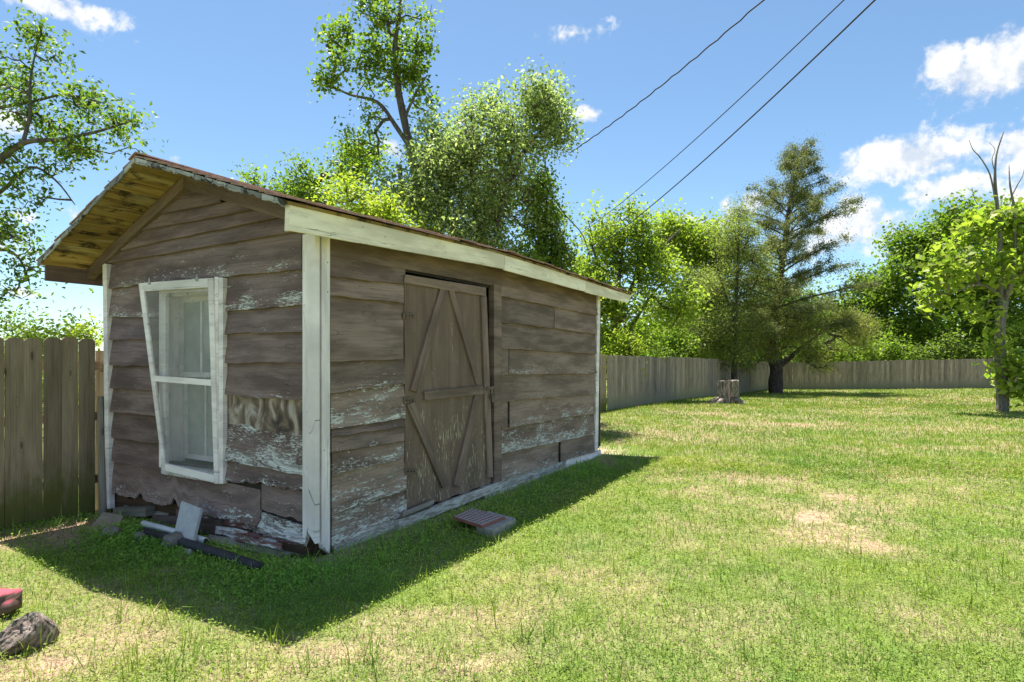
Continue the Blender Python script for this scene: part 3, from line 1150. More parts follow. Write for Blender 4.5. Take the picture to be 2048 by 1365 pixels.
# fascia boards on the eave above the door, three lengths
for i in range(3):
    a, c = fB[i].copy(), fB[i + 1].copy()
    ta, tc_ = fT[i].copy(), fT[i + 1].copy()
    if i:
        a[0] += .006
        ta[0] += .006
        a[2] -= .012
    plank('fascia_board', a, c, tc_, ta, .022, M['fascia_bounce'], roof, nseg=10, wob=.003, wobt=.006, peel=.24, endj=.004)
# soffit side: end block of the fascia
plank('fascia_end', fB[0] + A(-.001, .045, 0), fB[0] + A(-.001, 0.002, 0), fT[0] + A(-.001, 0.002, 0), fT[0] + A(-.001, .045, 0), .02, M['fascia_bounce'], roof, nseg=2, peel=.25)
# far eave fascia, in dark brown
plank('fascia_board', (X0 + .03, SW + .235, EZ_L - .17), (X1, SW + .235, EZ_L - .17), (X1, SW + .235, EZ_L - .004), (X0 + .03, SW + .235, EZ_L - .004), .022, M['trim_brown'], roof, nseg=6, peel=.1)
# barge rafters on the gable
def rafter(p, q, d, hgt, th=.045, mat='trim_brown'):
    a, c = gw(*p, d), gw(*q, d)
    return plank('rafter', a - A(0, 0, hgt), c - A(0, 0, hgt), c, a, th, M[mat], roof, nseg=6, peel=.08, wob=.003)


rv0, rv1 = SW + .20, -.02
za = roof_z(RIDGE_V) - .035
plank('rafter', (-.075, rv0, roof_z(rv0) - .135), (-.075, RIDGE_V + .001, za - .115), (-.075, RIDGE_V + .001, za), (-.075, rv0, roof_z(rv0) - .035), .07, M['trim_brown'], roof, nseg=6, peel=.08)
plank('rafter', (-.075, RIDGE_V - .001, za - .115), (-.075, rv1, roof_z(rv1) - .15), (-.075, rv1, roof_z(rv1) - .035), (-.075, RIDGE_V - .001, za), .07, M['trim_brown'], roof, nseg=6, peel=.1)
for u in (.55, 1.6, 2.65, 3.7, 4.75, SL - .03):
    plank('rafter_tail', (u, SW + .22, EZ_L - .10), (u, SW - .1, roof_z(SW - .1) - .13), (u, SW - .1, roof_z(SW - .1) - .03), (u, SW + .22, EZ_L - .03), .045, M['trim_brown'], roof, nseg=1)
# flaking grey edge strips along the rake and shingles over them
for side in 'rl':
    f = 0.004
    while f < .97:
        ln = random.uniform(.06, .17)
        f1 = min(f + ln, .99)
        a, c = deck_pt(X0 - .022, f, side), deck_pt(X0 - .022, f1, side)
        hh = random.uniform(.026, .046)
        if side == 'l':
            a, c = c, a
        plank('rake_strip', c - A(0, 0, hh), a - A(0, 0, hh), a + A(0, 0, .002), c + A(0, 0, .002), .012, M['rake'], roof, nseg=9, wob=.016, wfreq=22)
        f = f1 + .004


def shingle(u0, u1, f0, f1, side, lift, droop, mat=None):
    V = []
    for u in (u0, u1):
        for f, dz in ((f0, .006), (f1, lift)):
            p = deck_pt(u, f, side)
            V.append(p + A(0, 0, dz - (droop if f == f1 else 0)))
    V += [v + A(0, 0, .011) for v in V]
    return V, [(0, 1, 3, 2), (4, 6, 7, 5), (0, 4, 5, 1), (2, 3, 7, 6), (1, 5, 7, 3), (0, 2, 6, 4)]


# the eave course and the rake course are separate shingles; the rest of the roof is one field
for side in 'rl':
    u = X0 - .03
    while u < X1:
        ln = random.uniform(.22, .36)
        v, f = shingle(u, min(u + ln - .006, X1 + .02), .88, 1.012 + random.uniform(-.004, .010), side, random.uniform(.008, .040), random.uniform(0, .012))
        obj('shingle', v, f, M['shingle'], roof)
        u += ln
    f = .0
    while f < .86:
        v, fc = shingle(X0 - .03 + random.uniform(-.01, .01), X0 + .30, f, min(f + .115, .9), side, .016 + random.uniform(0, .008), 0)
        obj('shingle', v, fc, M['shingle'], roof)
        f += .085
VV, FF = [], []
for side in 'rl':
    for r in range(11):
        u = X0 + .31 - .1 * (r % 2)
        while u < X1:
            ln = random.uniform(.25, .35)
            v, f = shingle(u, min(u + ln - .006, X1 + .01), r * .08, r * .08 + .12, side, .018 + random.uniform(0, .008), 0)
            b = len(VV)
            VV += v
            FF += [tuple(b + i for i in q) for q in f]
            u += ln
tag(obj('shingle_field', VV, FF, M['shingle'], roof), kind='stuff')
V = []
for u in (X0 - .03, X1 + .01):
    for f, s in ((.06, 'r'), (0, 'r'), (.06, 'l')):
        V.append(deck_pt(u, f, s) + A(0, 0, .040))
V += [v + A(0, 0, .012) for v in V]
obj('ridge_cap', V, [(0, 1, 4, 3), (1, 2, 5, 4), (6, 9, 10, 7), (7, 10, 11, 8), (0, 3, 9, 6), (2, 8, 11, 5), (0, 6, 7, 1), (1, 7, 8, 2), (3, 4, 10, 9), (4, 5, 11, 10)], M['shingle'], roof)
# ------------------------------------------------------------------ value noise for the lawn
_G = np.random.default_rng(3).random((256, 256))


def vn(x, y, f):
    x = np.asarray(x) * f + 57.3
    y = np.asarray(y) * f + 91.7
    xi, yi = np.floor(x).astype(int), np.floor(y).astype(int)
    fx, fy = x - xi, y - yi
    fx, fy = fx * fx * (3 - 2 * fx), fy * fy * (3 - 2 * fy)
    g = lambda a, b: _G[a % 256, b % 256]
    return (g(xi, yi) * (1 - fx) + g(xi + 1, yi) * fx) * (1 - fy) + (g(xi, yi + 1) * (1 - fx) + g(xi + 1, yi + 1) * fx) * fy


DRY = []     # dry patches: centre, radii, strength
for px, py, rx, ry, s in [(1500, 958, 120, 14, .75), (1690, 1000, 170, 22, .5), (1400, 985, 70, 12, .6), (1640, 1070, 110, 20, .85), (1730, 1098, 90, 16, .8), (1600, 1035, 80, 14, .7),
                          (1560, 850, 150, 7, .6), (1480, 832, 90, 5, .4), (1740, 826, 90, 5, .55), (1850, 1245, 60, 22, .6), (1700, 800, 180, 4, .3), (1350, 870, 100, 8, .45),
                          (120, 1330, 130, 30, .75), (270, 1275, 90, 18, .45), (640, 1300, 90, 20, .5), (860, 1230, 120, 16, .45), (1150, 1150, 120, 14, .35), (960, 1330, 150, 20, .45), (1420, 1280, 160, 25, .35), (1980, 900, 80, 8, .4),
                          (1215, 925, 22, 12, .95), (90, 1072, 110, 22, .95), (170, 1050, 40, 12, .8), (1900, 860, 120, 6, .35)]:
    c = on_ground(px, py)
    rxm = rx / F * c[1]
    rym = abs(on_ground(px, py - ry)[1] - on_ground(px, py + ry)[1]) / 2
    DRY.append((c[0], c[1], rxm, rym, s))


def dryness(x, y):
    d = .30 * (vn(x, y, .55) - .5) + .42 * (vn(x, y, 1.9) - .5) + .42 * (vn(x, y, 6.0) - .5) + .17
    w_ = .5 * (vn(x, y, 2.5) - .5) + .4 * (vn(x, y, 7) - .5)
    for cx, cy, rx, ry, s in DRY:
        r = ((x - cx) / rx) ** 2 + ((y - cy) / ry) ** 2
        d = d + s * .75 * np.exp(-r * .8 * (1 + w_ * 1.6))
    d = d - .22 * moist_shade(x, y)        # less straw on the damp ground in the shed's shade
    return np.clip(d, 0, 1)


def moist_shade(x, y):  # near the shed: less straw, and shaded grass coloured brighter
    u, v = shed_uv(x, y)
    dd_ = np.hypot(np.maximum(np.maximum(-u, u - SL), 0), np.maximum(np.maximum(-v, v - SW), 0))
    return np.exp(-(dd_ / .85) ** 3)


def shed_uv(x, y):
    dx, dy = x - S0[0], y - S0[1]
    return dx * SU[0] + dy * SU[1], dx * SV[0] + dy * SV[1]


FA, FC0, FB_, FCN, FD, FE = A(-5.31, 4.68), A(-4.245, 6.19), A(3.0, 18.75), A(16.4, 37.9), A(28.2, 34.7), A(40.0, 33.0)


def seg_d(x, y, a, b):
    d = b - a
    L2 = d @ d
    t = np.clip(((x - a[0]) * d[0] + (y - a[1]) * d[1]) / L2, 0, 1)
    return np.hypot(x - a[0] - t * d[0], y - a[1] - t * d[1])


def bare(x, y):
    """bare soil: strip along the near fence, the shed's foot, round the far corner"""
    u, v = shed_uv(x, y)
    b = .9 * np.exp(-(seg_d(x, y, FA, FC0) / .28) ** 2)
    du = np.maximum(np.maximum(-u, u - SL), 0)
    dv = np.maximum(np.maximum(-v, v - SW), 0)
    b = np.maximum(b, .75 * np.exp(-((du ** 2 + dv ** 2) / .20 ** 2)))
    c = to_world(SL + .35, .1, 0)
    b = np.maximum(b, .9 * np.exp(-(((x - c[0]) / .45) ** 2 + ((y - c[1]) / .45) ** 2)))
    return b


# ------------------------------------------------------------------ ground sheet
def axis(lo, hi, fine_lo, fine_hi, step, grow=1.25):
    a = list(np.arange(fine_lo, fine_hi, step))
    s, x = step, a[-1]
    while x < hi:
        s *= grow
        x += s
        a.append(x)
    s, x = step, fine_lo
    while x > lo:
        s *= grow
        x -= s
        a.insert(0, x)
    return np.array(a)


gx = axis(-900, 900, -8, 12, .10, 1.18)
gy = axis(-60, 1200, 2, 14, .10, 1.15)
XX, YY = np.meshgrid(gx, gy)
ZZ = gz(XX, YY)
nx_, ny_ = len(gx), len(gy)
V = np.stack([XX.ravel(), YY.ravel(), ZZ.ravel()], 1)
ii = np.arange(nx_ * ny_).reshape(ny_, nx_)
Q = np.stack([ii[:-1, :-1].ravel(), ii[:-1, 1:].ravel(), ii[1:, 1:].ravel(), ii[1:, :-1].ravel()], 1)
dr = dryness(V[:, 0], V[:, 1])
ba = bare(V[:, 0], V[:, 1])
GREEN, STRAW, SOIL = A(.13, .185, .042), A(.40, .28, .19), A(.40, .31, .22)
cg = GREEN[None] * (1 - dr[:, None]) + STRAW[None] * dr[:, None]
cg = cg * (1 - ba[:, None]) + SOIL[None] * ba[:, None]
tint = np.concatenate([cg, np.ones((len(cg), 1))], 1)
tag(obj('ground', V, Q, M['ground'], None, {'tint': tint}, True), kind='structure')

# ------------------------------------------------------------------ fences
def picket_mesh(nm, wd, hgt, th, dog):
    pts = [(-wd / 2, 0), (wd / 2, 0), (wd / 2, hgt - dog), (wd / 2 - dog * .9, hgt), (-wd / 2 + dog * .9, hgt), (-wd / 2, hgt - dog)]
    n = len(pts)
    V = [(x, -th / 2, z) for x, z in pts] + [(x, th / 2, z) for x, z in pts]
    Fc = [tuple(range(n)), tuple(reversed(range(n, 2 * n)))] + [(i, n + i, n + (i + 1) % n, (i + 1) % n) for i in range(n)]
    st = [(z, x + wd, 0) for x, y, z in V]
    return V, Fc, st


def build_fence(name, label, segs, mats, hgt0, sink):
    root = empty(name, (segs[0][0][0], segs[0][0][1], 0))
    tag(root, label, 'fence')
    org = A(segs[0][0][0], segs[0][0][1], 0)
    rnd = random.Random(5)
    for (a, b, mat, pitch, dog, wd, *hx) in segs:
        hgt = hx[0] if hx else hgt0
        meshes = []
        for k in range(3):
            v, f, st = picket_mesh('picket', wd - .002 * k, hgt + .012 * (k - 1), .018, dog)
            me = mesh_from('picket', v, f, {'st': st})
            me.materials.append(mats[mat])
            meshes.append(me)
        L = np.linalg.norm(b - a)
        d = (b - a) / L
        ang = math.atan2(d[1], d[0])
        n = int(L / pitch)
        for i in range(n):
            p = a + d * (i + .5) * pitch
            z = float(gz(*p)) - sink
            o = bpy.data.objects.new('picket', rnd.choice(meshes))
            COL.objects.link(o)
            o.parent = root
            o.location = (p[0] - org[0], p[1] - org[1], z)
            o.rotation_euler = (rnd.gauss(0, .004), rnd.gauss(0, .0016), ang + rnd.gauss(0, .02))
        nb = A(-d[1], d[0])       # far side of the fence
        for hz in (.35, 1.0, hgt - .3):
            k = max(2, int(L / 2.4))
            for i in range(k):
                p, q = a + d * L * i / k + nb * .035, a + d * (L * (i + 1) / k - .004) + nb * .035
                zp, zq = float(gz(*p)) + hz - .04, float(gz(*q)) + hz - .04
                pw, qw = A(*p, zp) - org, A(*q, zq) - org
                plank('rail', pw, qw, qw + A(0, 0, .085), pw + A(0, 0, .085), .04, mats[mat], root, nseg=1)
        k = max(2, int(L / 2.4))
        for i in range(k):
            p = a + d * (L * i / k + .05) + nb * .13
            zb = float(gz(*p))
            pts = [(-.045, -.045), (.045, -.045), (.045, .045), (-.045, .045)]
            V = [(p[0] - org[0] + x, p[1] - org[1] + y, zb - .1) for x, y in pts] + [(p[0] - org[0] + x, p[1] - org[1] + y, zb + hgt - .12) for x, y in pts]
            obj('post', V, [(3, 2, 1, 0), (4, 5, 6, 7), (0, 1, 5, 4), (1, 2, 6, 5), (2, 3, 7, 6), (3, 0, 4, 7)], mats[mat], root, {'st': [(v[2] + 1, v[0], 1) for v in V]})
    return root


FM = {'n': M['fence'], 'f': M['fence_far']}
build_fence('picket_fence', 'long weathered wooden picket fence running close behind the shed to the far corner',
            [(FA, FC0, 'n', .1475, .030, .144, 1.82), (FC0, FB_, 'n', .150, .022, .144, 1.80), (FB_, FCN, 'f', .150, .012, .146)], FM, 1.77, .02)
build_fence('picket_fence', 'grey-green wooden picket fence across the far end of the lawn behind the cedar',
            [(FCN, FD, 'f', .150, .012, .146), (FD, FE, 'f', .150, .012, .146)], FM, 1.75, .02)

# ------------------------------------------------------------------ things lying at the shed's foot
def world_gw(px, py, d):
    p = gw(px, py, d)
    return to_world(*p)


def free_plank(name, label, cat, pts, th, mat, **kw):
    """board with its front corners (bl, br, tr, tl) in world space"""
    pts = [np.asarray(p, float) for p in pts]
    o = plank(name, *pts, th, mat, None, **kw)
    tag(o, label, cat)
    return o


# grey tile board leaning against the low boards
b0, b1 = on_ground(357, 1104), on_ground(376, 1110)
tl_, tr_ = world_gw(362, 1001, .19), world_gw(402, 1017, .17)
bl_ = on_ground(340, 1072, .05)
lean = [on_ground(342, 1092), on_ground(378, 1112), world_gw(402, 1017, .16), world_gw(363, 1002, .18)]
free_plank('tile_board', 'pale grey tile board leaning against the foot of the gable wall', 'board', lean, .022, M['greytile'], nseg=2, nrow=2)
# white pipe, dark pipe
p0, p1 = on_ground(287, 1047, .075), on_ground(411, 1082, .055)
tube('white_pipe', [p0, (p0 + p1) / 2 + A(0, 0, .004), p1], .026, M['pvc'], None, 12)
tag(bpy.data.objects['white_pipe'], 'short white plastic pipe lying under the window beside the tile board', 'pipe')
vv = [p1 + (p1 - p0) / np.linalg.norm(p1 - p0) * s for s in (-.02, .003)]
tube('dark_bore_disc', vv, .019, M['dark'], bpy.data.objects['white_pipe'], 12)  # solid dark disc, painting the shade inside the pipe
q0, q1 = on_ground(287, 1064, .04), on_ground(522, 1136, .03)
tube('dark_pipe', [q0, q0 * .6 + q1 * .4 + A(0, 0, .012), q0 * .25 + q1 * .75 + A(0, 0, .008), q1], .036, M['blackpipe'], None, 12, .05)
tag(bpy.data.objects['dark_pipe'], 'long dark pipe lying in the grass along the gable wall', 'pipe')


def rock(name, label, c, r, mat, seed, cat='stone', sq=(1, 1, .7)):
    V, Fc = [], []
    n, m = 18, 12
    for j in range(m + 1):
        ph = -math.pi / 2 + math.pi * j / m
        for i in range(n):
            th = 2 * math.pi * i / n
            d = A(math.cos(ph) * math.cos(th), math.cos(ph) * math.sin(th), math.sin(ph))
            d = np.sign(d) * np.abs(d) ** .75
            k = 1 + .32 * mnoise.noise((d[0] * 1.6 + seed, d[1] * 1.6, d[2] * 1.6)) + .12 * mnoise.noise((d[0] * 5 + seed, d[1] * 5, d[2] * 5))
            V.append(c + d * A(*sq) * r * k)
    for j in range(m):
        for i in range(n):
            Fc.append((j * n + i, j * n + (i + 1) % n, (j + 1) * n + (i + 1) % n, (j + 1) * n + i))
    return tag(obj(name, V, Fc, mat, None, None, True), label, cat)


g = on_ground(352, 1093)
rock('rock', 'rough grey stone under the lower end of the leaning tile board', g + A(0, -.02, .05), .085, M['stone'], 1.1)
g = on_ground(222, 1072)
rock('rock', 'small grey stone in the weeds beside the tan panel', g + A(0, 0, .02), .07, M['stone'], 4.4)
g = on_ground(282, 1078)
rock('rock', 'small dark stone in the weeds near the end of the white pipe', g + A(0, 0, .02), .055, M['stone'], 8.4)
free_plank('tan_panel', 'tan board leaning low against the weathered slat beside the fence', 'board',
           [on_ground(172, 1066), on_ground(232, 1072), world_gw(246, 1032, .20), world_gw(206, 1024, .24)], .02, M['tanboard'], nseg=2)
a, c = world_gw(226, 1034, .10), world_gw(291, 1034, .10)
free_plank('wood_block', 'short pale timber block tucked under the rotten left end of the gable wall', 'timber', [a, c, c + A(0, 0, .085), a + A(0, 0, .085)], .09, M['greywood'], nseg=3)
a, c = world_gw(240, 1050, .17), world_gw(320, 1058, .15)
free_plank('wood_scrap', 'thin split plank lying in front of the timber block', 'timber', [a, c, c + A(0, 0, .03), a + A(0, 0, .035)], .09, M['greywood'], nseg=4, wob=.008)
a, c = world_gw(308, 1062, .11), world_gw(440, 1070, .07)
free_plank('fallen_board', 'dark brown broken board lying behind the leaning tile board', 'board', [a, c, c + A(0, 0, .12), a + A(0, 0, .135)], .045, M['rotten'], nseg=10, wob=.01, wobt=.01, peel=.35, endj=.05)
# weathered slat standing at the left corner
a = to_world(*gw(206, 1026, .09))
c = to_world(*gw(202, 793, .07))
tube('weathered_slat', [a, (a + c) / 2, c], [.036, .034, .030], M['greywood'], None, 6, .25, 2.0, False)
tag(bpy.data.objects['weathered_slat'], 'grey-green weathered pole standing against the left corner board of the shed', 'pole')
# doorstep: red lattice tile on a concrete paver
cst = to_world(lw(968, 1035, .45)[0], -.55, 0)


def slab(pxs, z0, z1):
    P = []
    for px, py in pxs:
        r = ray(px, py)
        Y = (CAMZ - z1) / -r[2]
        P.append(A(r[0] * Y, Y, 0))
    V = [(p[0], p[1], z0) for p in P] + [(p[0], p[1], z1) for p in P]
    return V, [(3, 2, 1, 0), (4, 5, 6, 7), (0, 1, 5, 4), (1, 2, 6, 5), (2, 3, 7, 6), (3, 0, 4, 7)]


V, Fc = slab([(952, 1052), (985, 1061), (1031, 1037), (975, 1022)], -.03, .065)
tag(obj('concrete_paver', V, Fc, M['concrete'], None), 'pale concrete paver lying in the grass before the shed door', 'paver')
V, Fc = slab([(906, 1034), (964, 1052), (1010, 1034), (944, 1016)], .068, .090)
tile = tag(obj('red_tile', V, Fc, simple('red_clay_tile', (.30, .13, .105), nscale=20), None), 'red tile with a pale raised lattice lying on the concrete paver', 'tile')
tp = [np.array(v) for v in V[4:]]
for k in range(2):
    for i in range(8):
        f = (i + .5) / 8
        if k == 0:
            a, c = tp[0] * (1 - f) + tp[1] * f, tp[3] * (1 - f) + tp[2] * f
        else:
            a, c = tp[0] * (1 - f) + tp[3] * f, tp[1] * (1 - f) + tp[2] * f
        a, c = a * .97 + c * .03, a * .03 + c * .97
        d = np.cross(c - a, A(0, 0, 1))
        d = d / np.linalg.norm(d) * .0032
        z = A(0, 0, .003 + .0012 * k)
        plank('lattice_bar', a - d + z, a + d + z, c + d + z, c - d + z, .004, M['greytile'], tile, nseg=1)
# log and painted stone in the near corner
g = on_ground(52, 1312)


def log_chunk():
    ax = A(-.20, -.62, .66)
    ax /= np.linalg.norm(ax)
    c1 = on_ground(28, 1266, .10)
    V, Fc = [], []
    n = 30
    ref = A(.86, .42, .62)           # long direction of the oval cut
    ref -= ax * (ref @ ax)
    ref /= np.linalg.norm(ref)
    up = np.cross(ax, ref)
    rings = [(-.17, .85), (-.12, 1.0), (-.02, 1.04), (0, .98), (.003, .8), (-.004, .6), (.003, .4), (-.004, .2), (.0, .04)]
    for s, k in rings:
        for i in range(n):
            a = 2 * math.pi * i / n
            r = k * (1 + .16 * mnoise.noise((math.cos(a) * 1.3, math.sin(a) * 1.3, 3.0)) + (.05 * mnoise.noise((math.cos(a) * 5, math.sin(a) * 5, s * 6)) if k > .7 else 0))
            dz = .014 * mnoise.noise((math.cos(a) * k * 4, math.sin(a) * k * 4, 9)) if s > -.01 else 0
            V.append(c1 + ax * (s + dz) + ref * math.cos(a) * r * .130 + up * math.sin(a) * r * .082)
    for j in range(len(rings) - 1):
        for i in range(n):
            Fc.append((j * n + i, j * n + (i + 1) % n, (j + 1) * n + (i + 1) % n, (j + 1) * n + i))
    Fc.append(tuple(reversed(range(n))))
    return V, Fc, c1, ax


def log_mat(c1, ax):
    m, t, b, out = new_mat('cracked_log_end')
    tcn = t.node('ShaderNodeTexCoord')
    v = t.vmath('SUBTRACT', tcn.outputs['Object'], tuple(c1))
    r = t.vmath('LENGTH', v)
    nd = t.noise(tcn.outputs['Object'], 9, 4, .6)
    rg = t.node('ShaderNodeMath', operation='SINE')
    t.put(rg.inputs[0], t.math('MULTIPLY', t.math('ADD', r, t.math('MULTIPLY', nd, .03)), 330))
    n = t.noise(tcn.outputs['Object'], 26, 6, .65)
    cr = t.noise(tcn.outputs['Object'], 11, 2, .5, .6)
    crm = t.smooth(t.math('ABSOLUTE', t.math('SUBTRACT', cr, .5)), .014, .003)
    c = t.mix(t.smooth(n, .3, .7), (.13, .10, .08), (.30, .255, .21))
    c = t.mix(t.math('MULTIPLY', t.smooth(rg.outputs[0], -.2, .9), .6), c, (.07, .055, .045))
    c = t.mix(crm, c, (.02, .016, .013))
    t.put(b.inputs['Base Color'], c)
    t.put(b.inputs['Normal'], t.bump(t.math('SUBTRACT', n, crm), .8, .012))
    return m


V, Fc, c1, ax = log_chunk()
tag(obj('log_chunk', V, Fc, log_mat(c1, ax), None), 'short sawn log with cracked grey end lying in the dry grass', 'log')
g2 = on_ground(2, 1232)
redtop = bpy.data.materials.new('pink_red_painted_stone')
redtop.use_nodes = True
t = NT(redtop.node_tree)
bb = t.n['Principled BSDF']
geo = t.node('ShaderNodeNewGeometry')
sp = t.node('ShaderNodeSeparateXYZ')
t.put(sp.inputs[0], geo.outputs['Normal'])
tcn = t.node('ShaderNodeTexCoord')
nn = t.noise(tcn.outputs['Object'], 20, 5, .6)
t.put(bb.inputs['Base Color'], t.mix(t.smooth(t.math('ADD', sp.outputs['Z'], t.math('MULTIPLY', nn, .4)), .7, .85), (.13, .075, .055), (.36, .06, .085)))
bb.inputs['Roughness'].default_value = .8
rock('painted_stone', 'brown stone with a pink-red painted top lying behind the log', g2 + A(-.03, 0, .07), .12, redtop, 2.2, 'stone', (1, .8, .62))

# ------------------------------------------------------------------ stump
sg = on_ground(1456, 808)


def stump():
    root = empty('tree_stump', tuple(sg))
    tag(root, 'grey split tree stump with twin cut tops and spreading roots on the lawn', 'stump')
    for nm, dx, wx, hh, sd in (('stump_half', -.185, .165, .82, 1.0), ('stump_half', .185, .175, .84, 5.0)):
        V, Fc = [], []
        n = 34
        zs = [-.05, .04, .12, .22, .36, .55, hh - .02, hh]
        for z in zs:
            fl = 1 + 1.1 * math.exp(-max(z, 0) / .24)
            for i in range(n):
                a = 2 * math.pi * i / n
                k = 1 + .16 * mnoise.noise((math.cos(a) * 2.2 + sd, math.sin(a) * 2.2, z * .8)) + .20 * mnoise.noise((math.cos(a) * 5 + sd, math.sin(a) * 5, z * 1.2))
                k *= 1 + (fl - 1) * (.55 + .6 * mnoise.noise((math.cos(a) * 2.5 + sd, math.sin(a) * 2.5, 4)))
                x = math.cos(a) * wx * k
                if dx < 0:
                    x = min(x, -dx - .028)
                else:
                    x = max(x, -dx + .028)
                V.append((dx + x, math.sin(a) * wx * 1.15 * k, z + (.07 * mnoise.noise((math.cos(a) * 3, math.sin(a) * 3, sd)) if z >= hh - .03 else 0)))
        for j in range(len(zs) - 1):
            for i in range(n):
                Fc.append((j * n + i, j * n + (i + 1) % n, (j + 1) * n + (i + 1) % n, (j + 1) * n + i))
        Fc.append(tuple(range((len(zs) - 1) * n, len(zs) * n)))
        obj(nm, V, Fc, M['stump'], root)
    for e in ((-.72, -.05), (-.5, -.35), (.45, -.38), (.55, .1)):
        tube('root', [(e[0] * .35, e[1] * .35, .2), (e[0] * .7, e[1] * .75, .10), (e[0], e[1], .02), (e[0] * 1.15, e[1] * 1.2, -.06)], [.12, .10, .07, .03], M['stump'], root, 8, .5, e[0])


stump()

# ------------------------------------------------------------------ trees
class Tree:
    def __init__(s, name, label, base, group=None, seed=0, cat='tree'):
        s.root = empty(name, tuple(base))
        tag(s.root, label, cat, group)
        s.base = np.asarray(base, float)
        s.rng = np.random.default_rng(seed + 100)
        s.P, s.par, s.R = [], [], []
        s.tubes = []
        s.LV, s.LC = [], []
        s.leafed = []

    def stem(s, pts, r0, r1, k=9):
        """thick limb along world points"""
        pts = [np.asarray(p, float) for p in pts]
        dense, rad = [], []
        n = len(pts)
        for i in range(n - 1):
            m = 4
            for j in range(m):
                f = j / m
                p0, p1, p2, p3 = pts[max(i - 1, 0)], pts[i], pts[i + 1], pts[min(i + 2, n - 1)]
                q = .5 * ((2 * p1) + (p2 - p0) * f + (2 * p0 - 5 * p1 + 4 * p2 - p3) * f * f + (3 * p1 - p0 - 3 * p2 + p3) * f ** 3)
                dense.append(q)
                rad.append(r0 + (r1 - r0) * ((i + f) / (n - 1)))
        dense.append(pts[-1])
        rad.append(r1)
        s.tubes.append((dense, rad, k))
        i0 = len(s.P)
        for i, (p, r) in enumerate(zip(dense, rad)):
            s.P.append(p)
            s.par.append(-1 if i == 0 else i0 + i - 1)
            s.R.append(r)

    def clusters(s, blobs, shell=.35, up=.15, twig=.006, jitter=.12, kmax=None):
        """grow branches to random points of the ellipsoids (cx,cy,cz,rx,ry,rz,n); returns the tips"""
        rng = s.rng
        pts = []
        for cx, cy, cz, rx, ry, rz, n in blobs:
            def ball(k, pw):
                d = rng.normal(size=(k, 3))
                d /= np.linalg.norm(d, axis=1)[:, None]
                return d * (rng.random(k) ** pw)[:, None]
            if n < 20:
                q = ball(n, shell)
            else:               # foliage gathers in uneven clumps with gaps between
                m = max(3, n // 8)
                cen = ball(m, .36) * .95
                wt = rng.random(m) ** 1.5 + .15
                idx = rng.choice(m, n, p=wt / wt.sum())
                q = cen[idx] + rng.normal(size=(n, 3)) * .17
            pts.append(A(cx, cy, cz) + q * A(rx, ry, rz))
        pts = np.concatenate(pts)
        P = list(s.P)
        N0 = len(P)
        Pa = np.array(P)
        dmin = np.min(np.linalg.norm(pts[:, None] - Pa[None], axis=2), axis=1)
        order = np.argsort(dmin)
        buf = np.zeros((N0 + len(pts) * 4 + 8, 3))
        buf[:N0] = Pa
        n = N0
        par = list(s.par)
        child = {}
        for i in order:
            p = pts[i]
            dv = p - buf[:n]
            dist = np.linalg.norm(dv, axis=1)
            cost = dist + .6 * np.maximum(0, -dv[:, 2])        # prefer limbs that rise
            j = int(np.argmin(cost))
            q0 = buf[j].copy()
            L = dist[j]
            m = 3 if L > .7 else 2
            prev = j
            for k in range(1, m + 1):
                f = k / m
                q = q0 + (p - q0) * f
                if k < m:
                    q = q + rng.normal(size=3) * jitter * L * .5 + A(0, 0, -up * L * math.sin(f * math.pi))
                buf[n] = q
                par.append(prev)
                prev = n
                n += 1
        wgt = np.zeros(n)
        wgt[N0:] = .34
        for i in range(n - 1, N0 - 1, -1):
            wgt[par[i]] += wgt[i] if par[i] >= 0 else 0
        rad = twig * np.maximum(wgt, .3) ** .46
        V, Fc = [], []
        k = 4
        for i in range(N0, n):
            a, c = buf[par[i]], buf[i]
            d = c - a
            L = np.linalg.norm(d)
            if L < 1e-4:
                continue
            d /= L
            x = np.cross(d, A(.3, .2, 1) if abs(d[2]) < .95 else A(1, 0, 0))
            x /= np.linalg.norm(x)
            y = np.cross(d, x)
            ra = min(rad[par[i]], rad[i] * 1.35) if par[i] >= N0 else rad[i] * 1.3
            rc = rad[i]
            b = len(V)
            for (o, r) in ((a, ra), (c, rc)):
                for t in range(k):
                    an = 2 * math.pi * t / k
                    V.append(o + (x * math.cos(an) + y * math.sin(an)) * r)
            for t in range(k):
                t2 = (t + 1) % k
                Fc.append((b + t, b + t2, b + k + t2, b + k + t))
        s.bV = getattr(s, 'bV', [])
        s.bF = getattr(s, 'bF', [])
        o = len(s.bV)
        s.bV += V
        s.bF += [tuple(o + q for q in f) for f in Fc]
        s.nodes = buf[:n]
        return pts

    def leaves(s, tips, per, spread, size, aspect, cols, upb=.6, droop=0.0, flat=1.0, dirw=None, var=.25, clump=.35):
        rng = s.rng
        n = len(tips) * per
        c = np.repeat(tips, per, axis=0) + rng.normal(size=(n, 3)) * spread * A(1, 1, flat)
        nr = rng.normal(size=(n, 3))
        nr[:, 2] = np.abs(nr[:, 2]) + upb
        nr /= np.linalg.norm(nr, axis=1)[:, None]
        tg = rng.normal(size=(n, 3))
        if dirw is not None:
            tg = tg * .55 + dirw
        tg[:, 2] -= droop
        tg -= nr * np.sum(tg * nr, axis=1)[:, None]
        tg /= np.linalg.norm(tg, axis=1)[:, None]
        bt = np.cross(nr, tg)
        sz = size * rng.uniform(.65, 1.25, n)[:, None]
        fold = nr * sz * .12
        v0 = c - tg * sz * .5
        v1 = c + bt * sz * aspect * .5 + fold - tg * sz * .08
        v2 = c + tg * sz * .5
        v3 = c - bt * sz * aspect * .5 + fold - tg * sz * .08
        V = np.stack([v0, v1, v2, v3], 1).reshape(-1, 3)
        cols = np.asarray(cols)
        tipc = rng.random(len(tips))
